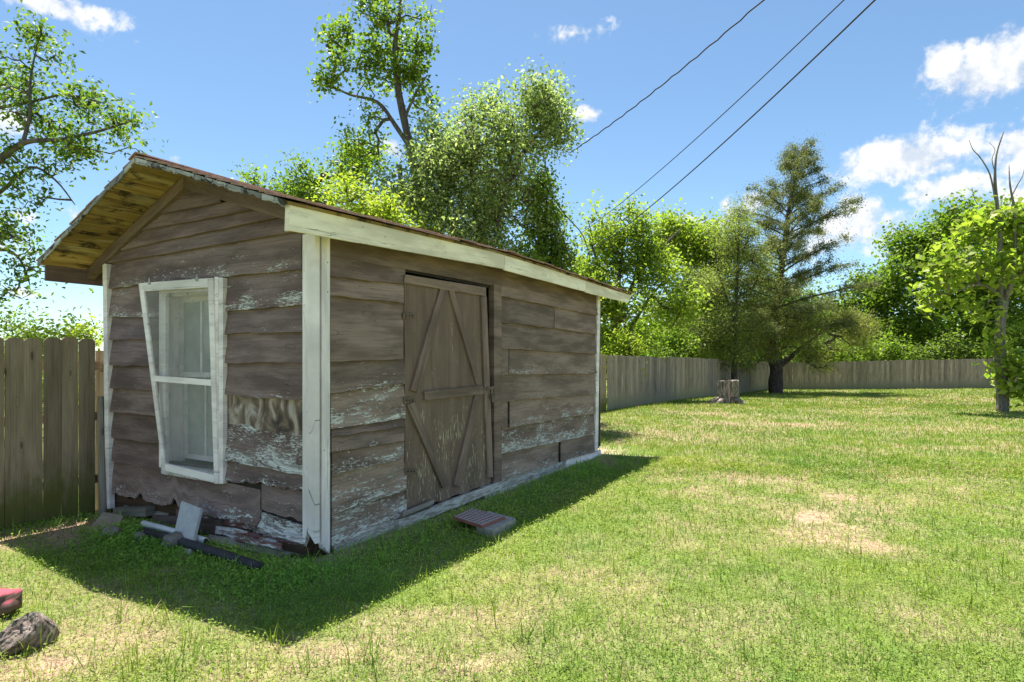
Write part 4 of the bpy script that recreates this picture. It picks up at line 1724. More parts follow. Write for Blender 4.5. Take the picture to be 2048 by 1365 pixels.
        f = np.clip(np.repeat(tipc, per) * clump + rng.random(n) * (1 - clump), 0, .999) * (len(cols) - 1)
        i0 = f.astype(int)
        fr = (f - i0)[:, None]
        col = cols[i0] * (1 - fr) + cols[np.minimum(i0 + 1, len(cols) - 1)] * fr
        col = col * rng.uniform(1 - var, 1 + var, n)[:, None]
        C = np.concatenate([col, np.ones((n, 1))], 1)
        s.LV.append(V)
        s.LC.append(np.repeat(C, 4, axis=0))

    def finish(s, bark, leaf, wob=.25):
        V, Fc = [], []
        for pts, rad, k in s.tubes:
            v, f, _ = tube_data(pts, rad, k, True, wob, 1.0)
            b = len(V)
            V += [np.asarray(p) for p in v]
            Fc += [tuple(b + i for i in q) for q in f]
        b = len(V)
        V += getattr(s, 'bV', [])
        Fc += [tuple(b + i for i in q) for q in getattr(s, 'bF', [])]
        if V:
            obj('trunk', np.array(V) - s.base, Fc, bark, s.root, None, True)
        if s.LV:
            LV = np.concatenate(s.LV) - s.base
            n = len(LV) // 4
            obj('crown', LV, np.arange(n * 4).reshape(n, 4), leaf, s.root, {'tint': np.concatenate(s.LC)})


def blob(px, py, Y, rx, ry, rd, n):
    """ellipsoid given by its centre and half-sizes in photograph pixels at depth Y; rd: half depth in metres"""
    c = at(px, py, Y)
    return (c[0], c[1], c[2], rx / F * Y, rd, ry / F * Y, n)


LG = [(.07, .125, .016), (.135, .205, .026), (.21, .285, .036), (.31, .36, .06)]          # fresh green
LY = [(.15, .21, .022), (.26, .32, .034), (.37, .42, .05), (.48, .50, .08)]              # yellow green
LO = [(.12, .165, .05), (.21, .26, .09), (.34, .39, .165), (.52, .55, .31)]           # grey olive
LD = [(.045, .078, .014), (.09, .135, .022), (.15, .205, .034), (.22, .28, .045)]

# tall slender tree behind the shed
Y = 15.5
T = Tree('tall_tree', 'tall slender tree with sparse bright leaves rising above the shed roof', (at(870, 700, Y)[0], Y, float(gz(-2, Y))), seed=1)
T.stem([at(870, 760, Y), at(862, 600, Y), at(842, 420, Y), at(822, 300, Y), at(808, 240, Y), at(795, 170, Y), at(790, 90, Y), at(800, 20, Y), at(800, -60, Y)], .16, .03)
T.stem([at(822, 300, Y), at(790, 250, Y), at(755, 205, Y), at(700, 190, Y + .4), at(665, 172, Y + .5)], .07, .02)
T.stem([at(808, 240, Y), at(830, 190, Y - .3), at(855, 150, Y - .4)], .045, .015)
T.stem([at(845, 430, Y), at(806, 380, Y), at(800, 330, Y)], .09, .05)
tips = T.clusters([blob(700, 160, Y, 60, 45, .8, 40), blob(680, 70, Y + .3, 42, 55, .7, 34), blob(760, 40, Y, 70, 60, .9, 60), blob(830, 60, Y, 52, 50, .8, 34), blob(840, 150, Y, 45, 50, .7, 36),
                   blob(770, 150, Y, 55, 45, .8, 40), blob(745, 210, Y, 30, 50, .6, 12), blob(845, 220, Y, 32, 36, .6, 14), blob(790, -40, Y, 80, 50, .8, 30), blob(725, 285, Y, 50, 30, .7, 18), blob(700, 310, Y, 30, 20, .5, 9)], shell=.45, twig=.010)
T.leaves(tips, 17, .15, .125, .62, LG[:3] + LY[2:3], upb=.4, droop=.3)
T.finish(M['bark'], M['leaf'])

# grey-olive dense tree
Y = 14.3
T = Tree('dense_tree', 'dense grey-olive tree with upright shoots standing behind the shed roof', (at(985, 700, Y)[0], Y, float(gz(0, Y))), seed=2)
T.stem([at(985, 770, Y), at(980, 600, Y), at(960, 470, Y), at(945, 380, Y), at(940, 300, Y)], .10, .03)
T.stem([at(978, 560, Y), at(1000, 430, Y - .4), at(1030, 330, Y - .3), at(1075, 270, Y), at(1110, 230, Y)], .06, .02)
T.stem([at(970, 540, Y), at(900, 440, Y + .2), at(860, 370, Y), at(840, 300, Y)], .06, .02)
tips = T.clusters([blob(930, 370, Y, 120, 110, 1.5, 323), blob(900, 290, Y, 80, 55, 1.1, 136), blob(1000, 290, Y, 70, 70, 1.1, 161), blob(1080, 210, Y, 56, 48, .8, 127), blob(1095, 275, Y, 44, 36, .7, 68), blob(1020, 420, Y, 90, 90, 1.3, 187),
                   blob(860, 420, Y - .3, 90, 60, 1.2, 136), blob(950, 480, Y - .5, 120, 50, 1.2, 153), blob(940, 220, Y, 22, 30, .3, 17), blob(985, 205, Y, 10, 28, .2, 13), blob(780, 400, Y, 60, 40, .9, 57)], shell=.5, twig=.008)
T.leaves(tips, 26, .20, .105, .5, LO, upb=.3, clump=.5)
T.finish(M['bark'], M['leaf'])

# vine-hung tree at its right
Y = 15.0
T = Tree('vine_tree', 'vine-hung green tree with dead trailing stems beside the grey-olive tree', (at(1075, 700, Y)[0], Y, float(gz(0, Y))), seed=3)
T.stem([at(1075, 770, Y), at(1072, 600, Y), at(1080, 480, Y), at(1070, 360, Y)], .12, .04)
for k, pts in enumerate([[(1090, 330), (1105, 400), (1112, 470), (1125, 540)], [(1095, 380), (1130, 430), (1165, 470), (1180, 520)], [(1080, 350), (1100, 430), (1118, 500), (1120, 580)], [(1112, 440), (1140, 520), (1150, 590)]]):
    T.stem([at(x, y, Y - .2 - .1 * k) for x, y in pts], .022, .010, 5)
tips = T.clusters([blob(1075, 370, Y, 34, 50, .6, 44), blob(1090, 450, Y, 34, 70, .6, 70), blob(1080, 540, Y, 60, 50, .8, 70), blob(1120, 470, Y, 16, 60, .4, 20), blob(1010, 540, Y - .6, 70, 40, .7, 50)], shell=.5, twig=.009)
T.leaves(tips, 36, .19, .11, .6, LG, upb=.3, droop=.5)
T.finish(M['bark'], M['leaf'])

# yellow-green shrubs behind the ridge
Y = 12.5
T = Tree('leafy_shrub', 'yellow-green leafy shrub showing just above the red-edged roof', (at(700, 700, Y)[0], Y, float(gz(-3, Y))), seed=4, cat='shrub')
T.stem([at(700, 760, Y), at(705, 600, Y), at(715, 480, Y)], .06, .02)
T.stem([at(700, 720, Y), at(740, 560, Y), at(765, 450, Y)], .05, .02)
tips = T.clusters([blob(720, 425, Y, 80, 36, .9, 70), blob(770, 440, Y - .3, 46, 40, .7, 44), blob(690, 380, Y, 36, 26, .6, 16), blob(700, 520, Y, 110, 60, .9, 60)], shell=.5, twig=.008)
T.leaves(tips, 34, .17, .10, .5, LY, upb=.5, clump=.5)
T.finish(M['bark'], M['leaf'])
Y = 17.0
T = Tree('background_tree', 'round green tree behind the yellow-green shrub with loose upper sprays', (at(590, 700, Y)[0], Y, float(gz(-3, Y))), seed=5)
T.stem([at(590, 760, Y), at(600, 600, Y), at(620, 480, Y), at(640, 400, Y)], .12, .03)
T.stem([at(600, 560, Y), at(545, 450, Y), at(505, 380, Y)], .05, .015)
tips = T.clusters([blob(615, 385, Y, 80, 40, 1.1, 80), blob(560, 395, Y, 50, 28, .9, 30), blob(500, 363, Y, 28, 14, .4, 10), blob(700, 340, Y, 40, 50, .9, 40), blob(730, 300, Y, 45, 34, .8, 26), blob(620, 480, Y, 110, 70, 1.2, 60), blob(605, 335, Y, 16, 14, .3, 5)], shell=.5, twig=.009)
T.leaves(tips, 34, .22, .125, .55, LG, upb=.4)
T.finish(M['bark'], M['leaf'])

# tree reaching in over the left fence
Y = 9.5
T = Tree('overhanging_tree', 'tree beyond the fence reaching loose leafy branches over the left eave', (at(-260, 700, Y)[0], Y, float(gz(-10, Y))), seed=6)
T.stem([at(-260, 910, Y), at(-250, 700, Y), at(-200, 480, Y), at(-120, 250, Y), at(-60, 60, Y)], .17, .05)
T.stem([at(-200, 480, Y), at(-80, 400, Y - .3), at(0, 320, Y - .4), at(50, 285, Y - .4), at(120, 280, Y - .3), at(200, 262, Y), at(270, 240, Y)], .075, .010)
T.stem([at(45, 288, Y - .4), at(60, 230, Y - .3), at(60, 170, Y - .2), at(70, 110, Y), at(85, 55, Y)], .03, .006)
T.stem([at(-215, 520, Y), at(-100, 440, Y + .3), at(0, 385, Y + .2), at(60, 335, Y + .2), at(110, 360, Y), at(150, 410, Y)], .05, .006)
T.stem([at(-220, 560, Y), at(-90, 530, Y), at(0, 500, Y), at(40, 520, Y), at(60, 570, Y)], .05, .008)
T.stem([at(-120, 260, Y), at(-40, 225, Y + .3), at(60, 205, Y + .2), at(140, 190, Y), at(230, 215, Y)], .04, .006)
tips = T.clusters([blob(55, 70, Y, 50, 40, .6, 22), blob(30, 140, Y, 50, 40, .7, 24), blob(110, 120, Y, 20, 26, .3, 8), blob(150, 200, Y, 70, 30, .7, 40), blob(225, 235, Y, 50, 28, .5, 26), blob(80, 235, Y, 70, 40, .8, 44), blob(170, 290, Y, 80, 35, .7, 40),
                   blob(30, 190, Y, 40, 30, .6, 16), blob(30, 350, Y, 50, 50, .7, 26), blob(90, 330, Y, 60, 34, .6, 18), blob(20, 450, Y, 50, 50, .7, 34), blob(75, 405, Y, 30, 30, .5, 9), blob(45, 520, Y, 40, 40, .6, 22), blob(10, 590, Y, 30, 24, .5, 11), blob(270, 245, Y, 20, 20, .3, 8), blob(270, 300, Y, 14, 12, .3, 4),
                   blob(110, 545, Y, 40, 12, .4, 5), blob(-150, 150, Y, 120, 120, 1.5, 60), blob(-150, 400, Y, 120, 120, 1.5, 60)], shell=.55, twig=.0065)
T.leaves(tips, 15, .135, .088, .5, [(.04, .075, .012)] + LG, upb=.25, droop=.35, clump=.3)
T.finish(M['bark'], M['leaf'])

# shrubs behind the left fence
for k, (px, py, rx, ry, Y, cols, lab) in enumerate([(40, 690, 90, 58, 11.0, LG, 'light green bush rising over the left fence near the overhanging tree'), (150, 700, 60, 40, 9.2, LY, 'yellow-green bush just topping the left fence beside the shed'), (-120, 680, 100, 60, 11.0, LG, 'green bush behind the fence below the overhanging tree trunk')]):
    T = Tree('garden_bush', lab, (at(px, 700, Y)[0], Y, float(gz(-8, Y))), seed=20 + k, cat='bush')
    T.stem([at(px, 860, Y), at(px, py + 30, Y)], .03, .012, 5)
    T.stem([at(px, 860, Y), at(px + rx * .5, py, Y)], .02, .008, 5)
    T.stem([at(px, 860, Y), at(px - rx * .5, py, Y)], .02, .008, 5)
    tips = T.clusters([blob(px, py, Y, rx, ry, .8, 70), blob(px, py + 90, Y, rx, 80, .8, 60)], shell=.5, twig=.006)
    T.leaves(tips, 30, .15, .075, .5, cols, upb=.4)
    T.finish(M['bark'], M['leaf'])

# trees beyond the right fence
def big_tree(name, label, Y, stems, blobs, seed, cols, per=34, spread=.32, size=.2, twig=.012, bark='bark', r0=.16, droop=.2, clump=.4, group=None, shell=.5, aspect=.6):
    x0, y0 = stems[0][0]
    b = at(x0, y0, Y)
    T = Tree(name, label, (b[0], Y, float(gz(b[0], Y))), group, seed)
    for i, st in enumerate(stems):
        pts = [at(x, y, Y) for x, y in st]
        if i == 0:
            pts[0][2] = float(gz(pts[0][0], Y)) - .1
        T.stem(pts, r0 * (1 if i == 0 else .6), r0 * .2, 8)
    tips = T.clusters([blob(px, py, Y + dy, rx, ry, rd, n) for (px, py, dy, rx, ry, rd, n) in blobs], shell=shell, twig=twig)
    T.leaves(tips, per, spread, size, aspect, cols, upb=.35, droop=droop, clump=clump)
    T.finish(M[bark], M['leaf'])


big_tree('spreading_tree', 'open green tree with many thin leaning stems just past the shed eave', 24.0,
         [[(1235, 760), (1232, 640), (1240, 540), (1250, 450)], [(1233, 660), (1270, 560), (1330, 490), (1360, 460)], [(1234, 680), (1205, 560), (1180, 480)], [(1236, 700), (1290, 610), (1330, 560)]],
         [(1220, 470, 0, 60, 50, 1.4, 80), (1265, 490, 0, 60, 60, 1.4, 70), (1180, 520, 0, 40, 50, 1.2, 55), (1310, 520, 0, 55, 50, 1.3, 60), (1250, 590, -.5, 80, 70, 1.5, 110), (1200, 610, -.5, 40, 70, 1.2, 60), (1330, 600, 0, 60, 60, 1.3, 60), (1265, 425, 0, 24, 18, .6, 12), (1245, 680, -.5, 70, 40, 1.3, 60)],
         31, LG[1:] + LY[1:3], per=28, spread=.26, size=.17)
big_tree('spreading_tree', 'bright green tree between the leaning-stem tree and the dark cedar', 34.0,
         [[(1385, 770), (1380, 660), (1375, 560), (1370, 480)], [(1380, 640), (1420, 560), (1450, 490)], [(1380, 660), (1330, 580), (1310, 520)]],
         [(1370, 500, 0, 80, 46, 2.0, 120), (1330, 480, 0, 50, 34, 1.5, 50), (1430, 500, 0, 50, 50, 1.5, 70), (1385, 590, 0, 90, 60, 2, 130), (1320, 640, 0, 60, 60, 1.6, 60), (1400, 670, 0, 80, 45, 1.8, 80)],
         32, LG[1:] + LY[1:3], per=36, spread=.42, size=.24)
big_tree('cedar_companion', 'dark olive evergreen standing close against the left side of the cedar', 29.5,
         [[(1468, 786), (1470, 660), (1475, 540), (1478, 440)], [(1470, 640), (1440, 560), (1430, 500)]],
         [(1470, 480, 0, 50, 56, 1.2, 100), (1450, 570, 0, 66, 60, 1.4, 150), (1445, 650, -.3, 66, 50, 1.4, 150), (1460, 705, -.3, 58, 28, 1.3, 80), (1500, 560, 0, 40, 80, 1.2, 70), (1478, 425, 0, 20, 22, .6, 16)],
         33, [(.085, .12, .03), (.155, .19, .05), (.25, .28, .08), (.37, .38, .13)], per=50, spread=.30, size=.13, aspect=.3, bark='bark_dark')
big_tree('shade_tree', 'broad bright green tree rising beyond the far fence at its right end', 43.0,
         [[(1935, 760), (1930, 660), (1925, 560), (1915, 480)], [(1930, 640), (1880, 560), (1840, 500)], [(1930, 650), (1990, 560), (2030, 490)]],
         [(1850, 490, 0, 62, 44, 2.2, 110), (1920, 450, 0, 65, 38, 2.4, 110), (1990, 470, 0, 60, 46, 2.4, 100), (1830, 570, 0, 85, 55, 2.4, 140), (1930, 560, 0, 90, 70, 2.5, 150), (2030, 560, 0, 70, 80, 2.5, 110), (1850, 650, 0, 90, 50, 2.2, 110), (1960, 660, 0, 80, 45, 2.2, 90), (1780, 620, 0, 45, 60, 1.8, 60), (2110, 520, 0, 70, 120, 2.5, 110)],
         34, LG[:3] + LG[1:3], per=36, spread=.50, size=.30, r0=.3)
big_tree('low_tree', 'dark green tree beyond the far fence between the cedar and the shade tree', 46.0,
         [[(1745, 760), (1745, 660), (1740, 590)], [(1745, 670), (1700, 620), (1680, 590)]],
         [(1740, 600, 0, 60, 40, 2, 80), (1690, 620, 0, 60, 50, 2, 80), (1740, 670, 0, 80, 40, 2, 90), (1640, 660, 0, 60, 46, 2, 70)],
         35, LD + LG[:2], per=36, spread=.50, size=.30, r0=.22)
big_tree('low_tree', 'green undergrowth tree beyond the fence corner behind the cedar trunk', 48.0,
         [[(1560, 760), (1560, 660), (1560, 600)], [(1560, 680), (1500, 640), (1470, 600)]],
         [(1560, 610, 0, 70, 50, 2, 90), (1500, 650, 0, 70, 50, 2, 90), (1600, 670, 0, 70, 40, 2, 80), (1420, 670, 0, 80, 45, 2, 90)],
         36, LD + LG[:3], per=36, spread=.50, size=.30, r0=.2)
# low growth hanging along the fence
for k, (px, py, rx, ry, Y, cols, lab) in enumerate([
        (1235, 700, 45, 34, 21.5, LY, 'pale bush behind the right fence at the shed end'), (1340, 690, 50, 34, 27.0, LG, 'whitish green bush topping the right fence below the bright tree'),
        (1425, 715, 34, 14, 33.0, LY, 'small yellow bush peeping over the fence left of the cedar trunk'), (1740, 700, 70, 22, 38.5, LG, 'pale bush along the far fence right of the cedar'), (1900, 700, 110, 26, 38.5, LD, 'dark undergrowth bush along the far fence under the shade tree'), (2060, 690, 70, 40, 38.5, LG, 'green bush behind the far fence beside the leafy sapling'),
        (1640, 700, 60, 26, 40.0, LD, 'dark bush behind the far fence next to the cedar trunk')]):
    b = at(px, 760, Y)
    T = Tree('garden_bush', lab, (b[0], Y, float(gz(b[0], Y))), seed=60 + k, cat='bush')
    T.stem([A(b[0], Y, float(gz(b[0], Y)) - .05), at(px, py + ry * .4, Y)], .04, .015, 5)
    T.stem([A(b[0] + .1, Y, float(gz(b[0], Y)) - .05), at(px + rx * .5, py, Y)], .03, .012, 5)
    tips = T.clusters([blob(px, py, Y, rx, ry, 1.0, 70), blob(px, py + 35, Y, rx * .9, 26, .9, 30)], shell=.5, twig=.008)
    T.leaves(tips, 30, .010 * Y, .0062 * Y, .5, cols, upb=.4)
    T.finish(M['bark'], M['leaf'])

# cedar
Y = float(on_ground(1550, 787)[1])
cb_ = on_ground(1550, 787)
T = Tree('cedar_tree', 'tall ragged cedar with dark trunk and pointed top standing on the lawn', tuple(cb_), seed=7)
base = cb_ + A(0, 0, -.1)
T.stem([base, at(1551, 760, Y), at(1552, 735, Y), at(1545, 715, Y), at(1545, 660, Y), at(1556, 580, Y), at(1568, 500, Y), at(1578, 420, Y), at(1592, 350, Y), at(1606, 292, Y)], .40, .03, 12)
T.stem([at(1552, 738, Y), at(1580, 715, Y), at(1610, 690, Y - .3), at(1650, 660, Y - .4)], .20, .04)
T.stem([at(1550, 735, Y), at(1530, 700, Y - .4), at(1500, 670, Y - .8)], .14, .04)
trunk_line = [(1545, 690), (1545, 660), (1556, 580), (1568, 500), (1578, 420), (1592, 350), (1606, 292)]
ty = [p[1] for p in trunk_line][::-1]
tx = [p[0] for p in trunk_line][::-1]
prof_y = [292, 330, 370, 420, 460, 520, 580, 640, 690]
prof_r = [.35, .8, 1.5, 2.3, 3.0, 3.4, 3.9, 4.2, 3.4]
rc = random.Random(21)
ctips = []
for i in range(84):
    f = i / 83
    yy_ = 298 + (680 - 298) * f ** .9
    a0 = at(float(np.interp(yy_, ty, tx)), yy_, Y)
    az = i * 2.4 + rc.uniform(-.4, .4)
    L = float(np.interp(yy_, prof_y, prof_r)) * rc.choice([.5, .7, .85, 1.0, 1.1, 1.2])
    rise = .85 - .6 * f + rc.uniform(-.22, .22)
    pts = []
    for k in range(5):
        q = k / 4
        pts.append(a0 + A(math.cos(az) * L * q, math.sin(az) * L * q, L * q * rise * (1 - .35 * q)) + A(rc.gauss(0, .07), rc.gauss(0, .07), rc.gauss(0, .05)) * q)
    T.stem(pts, .018 + .012 * L, .008, 5)
    m = int(4 + L * 5.5)
    for k in range(m):
        q = rc.uniform(.28, 1.05)
        p = pts[min(3, int(q * 4))] + (pts[min(4, int(q * 4) + 1)] - pts[min(3, int(q * 4))]) * ((q * 4) % 1)
        side_ = rc.gauss(0, .30 * (1.15 - q) * L ** .5)
        ctips.append(p + A(-math.sin(az) * side_, math.cos(az) * side_, rc.gauss(.02, .10)))
ctips = np.array(ctips)
T.leaves(ctips, 40, .11, .13, .30, [(.075, .105, .038), (.135, .17, .06), (.21, .245, .085), (.33, .34, .14)], upb=.1, dirw=A(0, 0, .6), clump=.5, flat=.8)
T.leaves(ctips, 16, .24, .12, .30, [(.11, .14, .05), (.22, .25, .09)], upb=.1, dirw=A(0, 0, .6))
tips = T.clusters([blob(1570, 645, Y - 1.0, 66, 30, 1.5, 80), blob(1530, 690, Y - 1.3, 60, 34, 1.4, 100), blob(1600, 690, Y - 1.0, 60, 30, 1.3, 80), blob(1680, 670, Y - .3, 70, 38, 1.4, 90), blob(1700, 630, Y, 50, 30, 1.2, 44), blob(1640, 725, Y - .5, 60, 14, 1.0, 24), blob(1470, 720, Y - 1, 36, 22, 1.0, 24)], shell=.55, twig=.011, up=.12)
T.leaves(tips, 60, .23, .115, .28, [(.14, .18, .04), (.23, .27, .06), (.32, .36, .085), (.42, .43, .15)], upb=.2, droop=.2)  # lower front foliage coloured brighter, sunlight painted in
T.finish(M['bark_dark'], M['needle'], wob=.16)

# sapling on the right with large leaves and a dead top
Y = float(on_ground(2004, 823)[1])
sb = on_ground(2004, 823)
T = Tree('leafy_sapling', 'young tree with big bright leaves and bare dead top branches on the right lawn', tuple(sb), seed=8)
T.stem([sb + A(0, 0, -.05), at(2004, 770, Y), at(2000, 700, Y), at(2002, 640, Y), at(2008, 600, Y)], .165, .115, 12)
T.stem([at(2006, 610, Y), at(1998, 540, Y), at(2000, 480, Y), at(1994, 410, Y), at(1990, 360, Y), at(1993, 310, Y), at(2008, 262, Y)], .09, .012)
T.stem([at(2006, 610, Y), at(2024, 560, Y - .2), at(2030, 500, Y - .2), at(2028, 420, Y - .2), at(2020, 370, Y - .2), at(2018, 330, Y)], .075, .010)
T.stem([at(1990, 400, Y), at(1980, 350, Y), at(1960, 315, Y), at(1946, 300, Y), at(1938, 280, Y)], .028, .006, 5)
T.stem([at(1991, 350, Y), at(1984, 320, Y), at(1990, 300, Y), at(1978, 285, Y)], .016, .005, 5)
T.stem([at(2020, 400, Y), at(2035, 370, Y), at(2046, 350, Y), at(2052, 320, Y)], .024, .006, 5)
T.stem([at(1993, 420, Y), at(1966, 420, Y), at(1950, 400, Y), at(1944, 375, Y)], .018, .005, 5)
T.stem([at(2000, 590, Y), at(1960, 570, Y - .3), at(1905, 585, Y - .4), at(1860, 590, Y - .4)], .04, .010, 6)
T.stem([at(2000, 560, Y), at(1955, 520, Y + .3), at(1915, 490, Y + .4)], .035, .010, 6)
tips = T.clusters([blob(2000, 450, Y, 46, 30, .8, 34), blob(1930, 480, Y, 46, 34, .7, 26), blob(1900, 560, Y, 60, 44, .9, 40), blob(1985, 540, Y, 60, 50, .9, 40), blob(2050, 470, Y, 40, 50, .8, 34), blob(2050, 570, Y, 40, 50, .8, 30), blob(1960, 620, Y, 46, 26, .7, 12), blob(1860, 600, Y, 34, 36, .6, 14), blob(2120, 520, Y, 60, 90, 1, 40),
                   blob(2020, 735, Y - .2, 34, 26, .35, 19), blob(2032, 775, Y - .2, 26, 16, .3, 14), blob(2070, 750, Y - .2, 30, 36, .4, 14), blob(1985, 680, Y - .2, 16, 20, .3, 4)], shell=.55, twig=.010)
T.leaves(tips, 12, .21, .235, .62, LG[1:] + LY[2:3], upb=.35, droop=.55, clump=.25)
T.finish(M['bark_pale'], M['leaf'])

# far wood closing the view behind the far fence
rngw = np.random.default_rng(77)
nW = 36000
ang = rngw.uniform(-.55, 1.05, nW)
Yw = rngw.uniform(62, 84, nW)
Xw = Yw * ang
hW = 3.2 + 2.2 * vn(Xw, Yw * .2, .12) + 2.0 * vn(Xw, Yw * .2, .4)
Zw = rngw.random(nW) ** .8 * hW
nr = rngw.normal(size=(nW, 3))
nr[:, 2] = np.abs(nr[:, 2]) + .4
nr /= np.linalg.norm(nr, axis=1)[:, None]
tg = np.cross(nr, rngw.normal(size=(nW, 3)))
tg /= np.linalg.norm(tg, axis=1)[:, None]
bt = np.cross(nr, tg)
sz = rngw.uniform(.3, .65, nW)[:, None]
c = np.stack([Xw, Yw, Zw], 1)
Vw = np.stack([c - tg * sz, c + bt * sz * .6, c + tg * sz, c - bt * sz * .6], 1).reshape(-1, 3)
cw_ = np.asarray(LG)[rngw.integers(0, 3, nW)] * rngw.uniform(.7, 1.2, nW)[:, None]
tag(obj('far_wood', Vw, np.arange(nW * 4).reshape(nW, 4), M['leaf'], None, {'tint': np.repeat(np.concatenate([cw_, np.ones((nW, 1))], 1), 4, axis=0)}),
    'distant belt of green woodland beyond the far fence', 'woodland', None, 'stuff')

# ------------------------------------------------------------------ overhead cables
def cable(pts, r, lab, name='overhead_cable', twist=False):
    P = []
    pts = [np.asarray(p, float) for p in pts]
    a, b = pts[0], pts[-1]
    n = 60
    for i in range(n + 1):
        f = i / n
        p = a + (b - a) * f
        p = p + A(0, 0, -4 * pts[1][0] * f * (1 - f))
        if twist:
            p = p + A(math.cos(i * 2.4), 0, math.sin(i * 2.4)) * .012
        P.append(p)
    tube(name, P, r, M['wire'], None, 6)
    return tag(bpy.data.objects[name] if name in bpy.data.objects else None, lab, 'cable', 'overhead cables')


def cable2(p_far, yf, p_mid, ym, sag, r, lab, twist=False):
    """cable through two sighted points, carried on past the frame above the camera"""
    a, m = at(*p_far, yf), at(*p_mid, ym)
    e = a + (m - a) * 1.9
    P = []
    for i in range(71):
        f = i / 70
        p = a + (e - a) * f
        g_ = f * 1.9
        p = p + A(0, 0, -sag * 4 * g_ * (1 - g_) if g_ < 1 else sag * (g_ - 1) * 2)
        if twist:
            p = p + A(math.cos(i * 2.2), 0, math.sin(i * 2.2)) * .010
        P.append(p)
    v, f, at_ = tube_data(P, r, 6)
    tag(obj('overhead_cable', v, f, M['wire'], None, None, True), lab, 'cable', 'overhead cables')


cable2((1140, 306), 15.0, (1527, 0), 9.0, .10, .012, 'thin twisted overhead cable ending in the grey-olive tree', True)
cable2((1150, 475), 23.5, (1688, 0), 9.0, .22, .010, 'thin overhead cable running down to the leaning-stem tree')
cable2((1175, 508), 24.0, (1750, 0), 8.8, .25, .014, 'thick overhead cable lowest of the three over the lawn')

# ------------------------------------------------------------------ grass
rg = np.random.default_rng(11)


def scatter(n, y0, y1, a, kmax=1.02):
    """ground points whose density thins with distance"""
    u = rg.random(n)
    e = 1.0007 - a
    Yv = (y0 ** e + u * (y1 ** e - y0 ** e)) ** (1 / e)
    k = rg.uniform(-kmax, kmax, n)
    X = k * (Yv + 2.2)
    uu, vv = shed_uv(X, Yv)
    keep = ~((uu > -.035) & (uu < SL + .02) & (vv > -.035) & (vv < SW + .02))
    keep &= rg.random(n) > bare(X, Yv) * .93
    # nothing beyond the fences
    d1 = (X - FC0[0]) * .866 - (Yv - FC0[1]) * .5
    keep &= (d1 > -.6) | (Yv > 20)
    return X[keep], Yv[keep]


GC = np.array([(.10, .215, .030), (.175, .285, .034), (.265, .345, .044), (.375, .405, .065)])
TC = np.array([(.44, .30, .20), (.50, .365, .25), (.62, .50, .37), (.26, .17, .115)])


def blade_cols(X, Yv, n, strawbias=0.0):
    d = dryness(X, Yv)
    st = rg.random(n) < np.clip(d * 1.1 + .06 + strawbias, .02, .97)
    hue = np.clip(.5 * vn(X, Yv, 1.1) + .35 * vn(X, Yv, 4.5) + .35 * rg.random(n) - .1, 0, .999) * 3
    i0 = hue.astype(int)
    fr = (hue - i0)[:, None]
    c = GC[i0] * (1 - fr) + GC[np.minimum(i0 + 1, 3)] * fr
    c = c * (1 + moist_shade(X, Yv)[:, None] * A(.25, .5, .9))      # brighter, cooler green painted in to lift the shed's shade
    c[st] = TC[rg.integers(0, 4, st.sum())]
    return c * rg.uniform(.75, 1.2, n)[:, None], st


allV, allF3, allF4, allC = [], [], [], []
off = 0


def add_blades(X, Yv, length, width, seg, strawbias=0.0, flat=1.0):
    global off
    n = len(X)
    c, st = blade_cols(X, Yv, n, strawbias)
    base = np.stack([X, Yv, gz(X, Yv) - .004], 1)
    yaw = rg.uniform(0, 2 * np.pi, n)
    lean = np.abs(rg.normal(.55, .35, n)) * flat
    lean[st] = np.abs(rg.normal(1.15, .3, st.sum()))
    lean = np.clip(lean, 0, 1.5)
    dirv = np.stack([np.cos(yaw) * np.sin(lean), np.sin(yaw) * np.sin(lean), np.cos(lean)], 1)
    a2 = yaw + rg.uniform(-1.2, 1.2, n) + np.pi / 2
    side = np.stack([np.cos(a2), np.sin(a2), np.zeros(n)], 1) * (width * rg.uniform(.6, 1.3, n))[:, None] * .5
    L = (length * rg.uniform(.5, 1.35, n))[:, None]
    C4 = np.concatenate([c, np.ones((n, 1))], 1)
    if seg == 1:
        tip = base + dirv * L
        V = np.stack([base - side, base + side, tip], 1).reshape(-1, 3)
        allV.append(V)
        allF3.append(np.arange(n * 3).reshape(n, 3) + off)
        allC.append(np.repeat(C4, 3, axis=0))
        off += n * 3
    else:
        mid = base + dirv * L * .55
        d2 = dirv.copy()
        d2[:, 2] -= rg.uniform(.2, .9, n)
        d2 /= np.linalg.norm(d2, axis=1)[:, None]
        tip = mid + d2 * L * .5
        tip[:, 2] = np.maximum(tip[:, 2], base[:, 2] + .004)
        V = np.stack([base - side * .8, base + side * .8, mid + side, mid - side, tip], 1).reshape(-1, 3)
        allV.append(V)
        k = np.arange(n)[:, None] * 5 + off
        allF4.append(np.concatenate([k, k + 1, k + 2, k + 3], 1))
        allF3.append(np.concatenate([k + 3, k + 2, k + 4], 1))
        allC.append(np.repeat(C4, 5, axis=0))
        off += n * 5


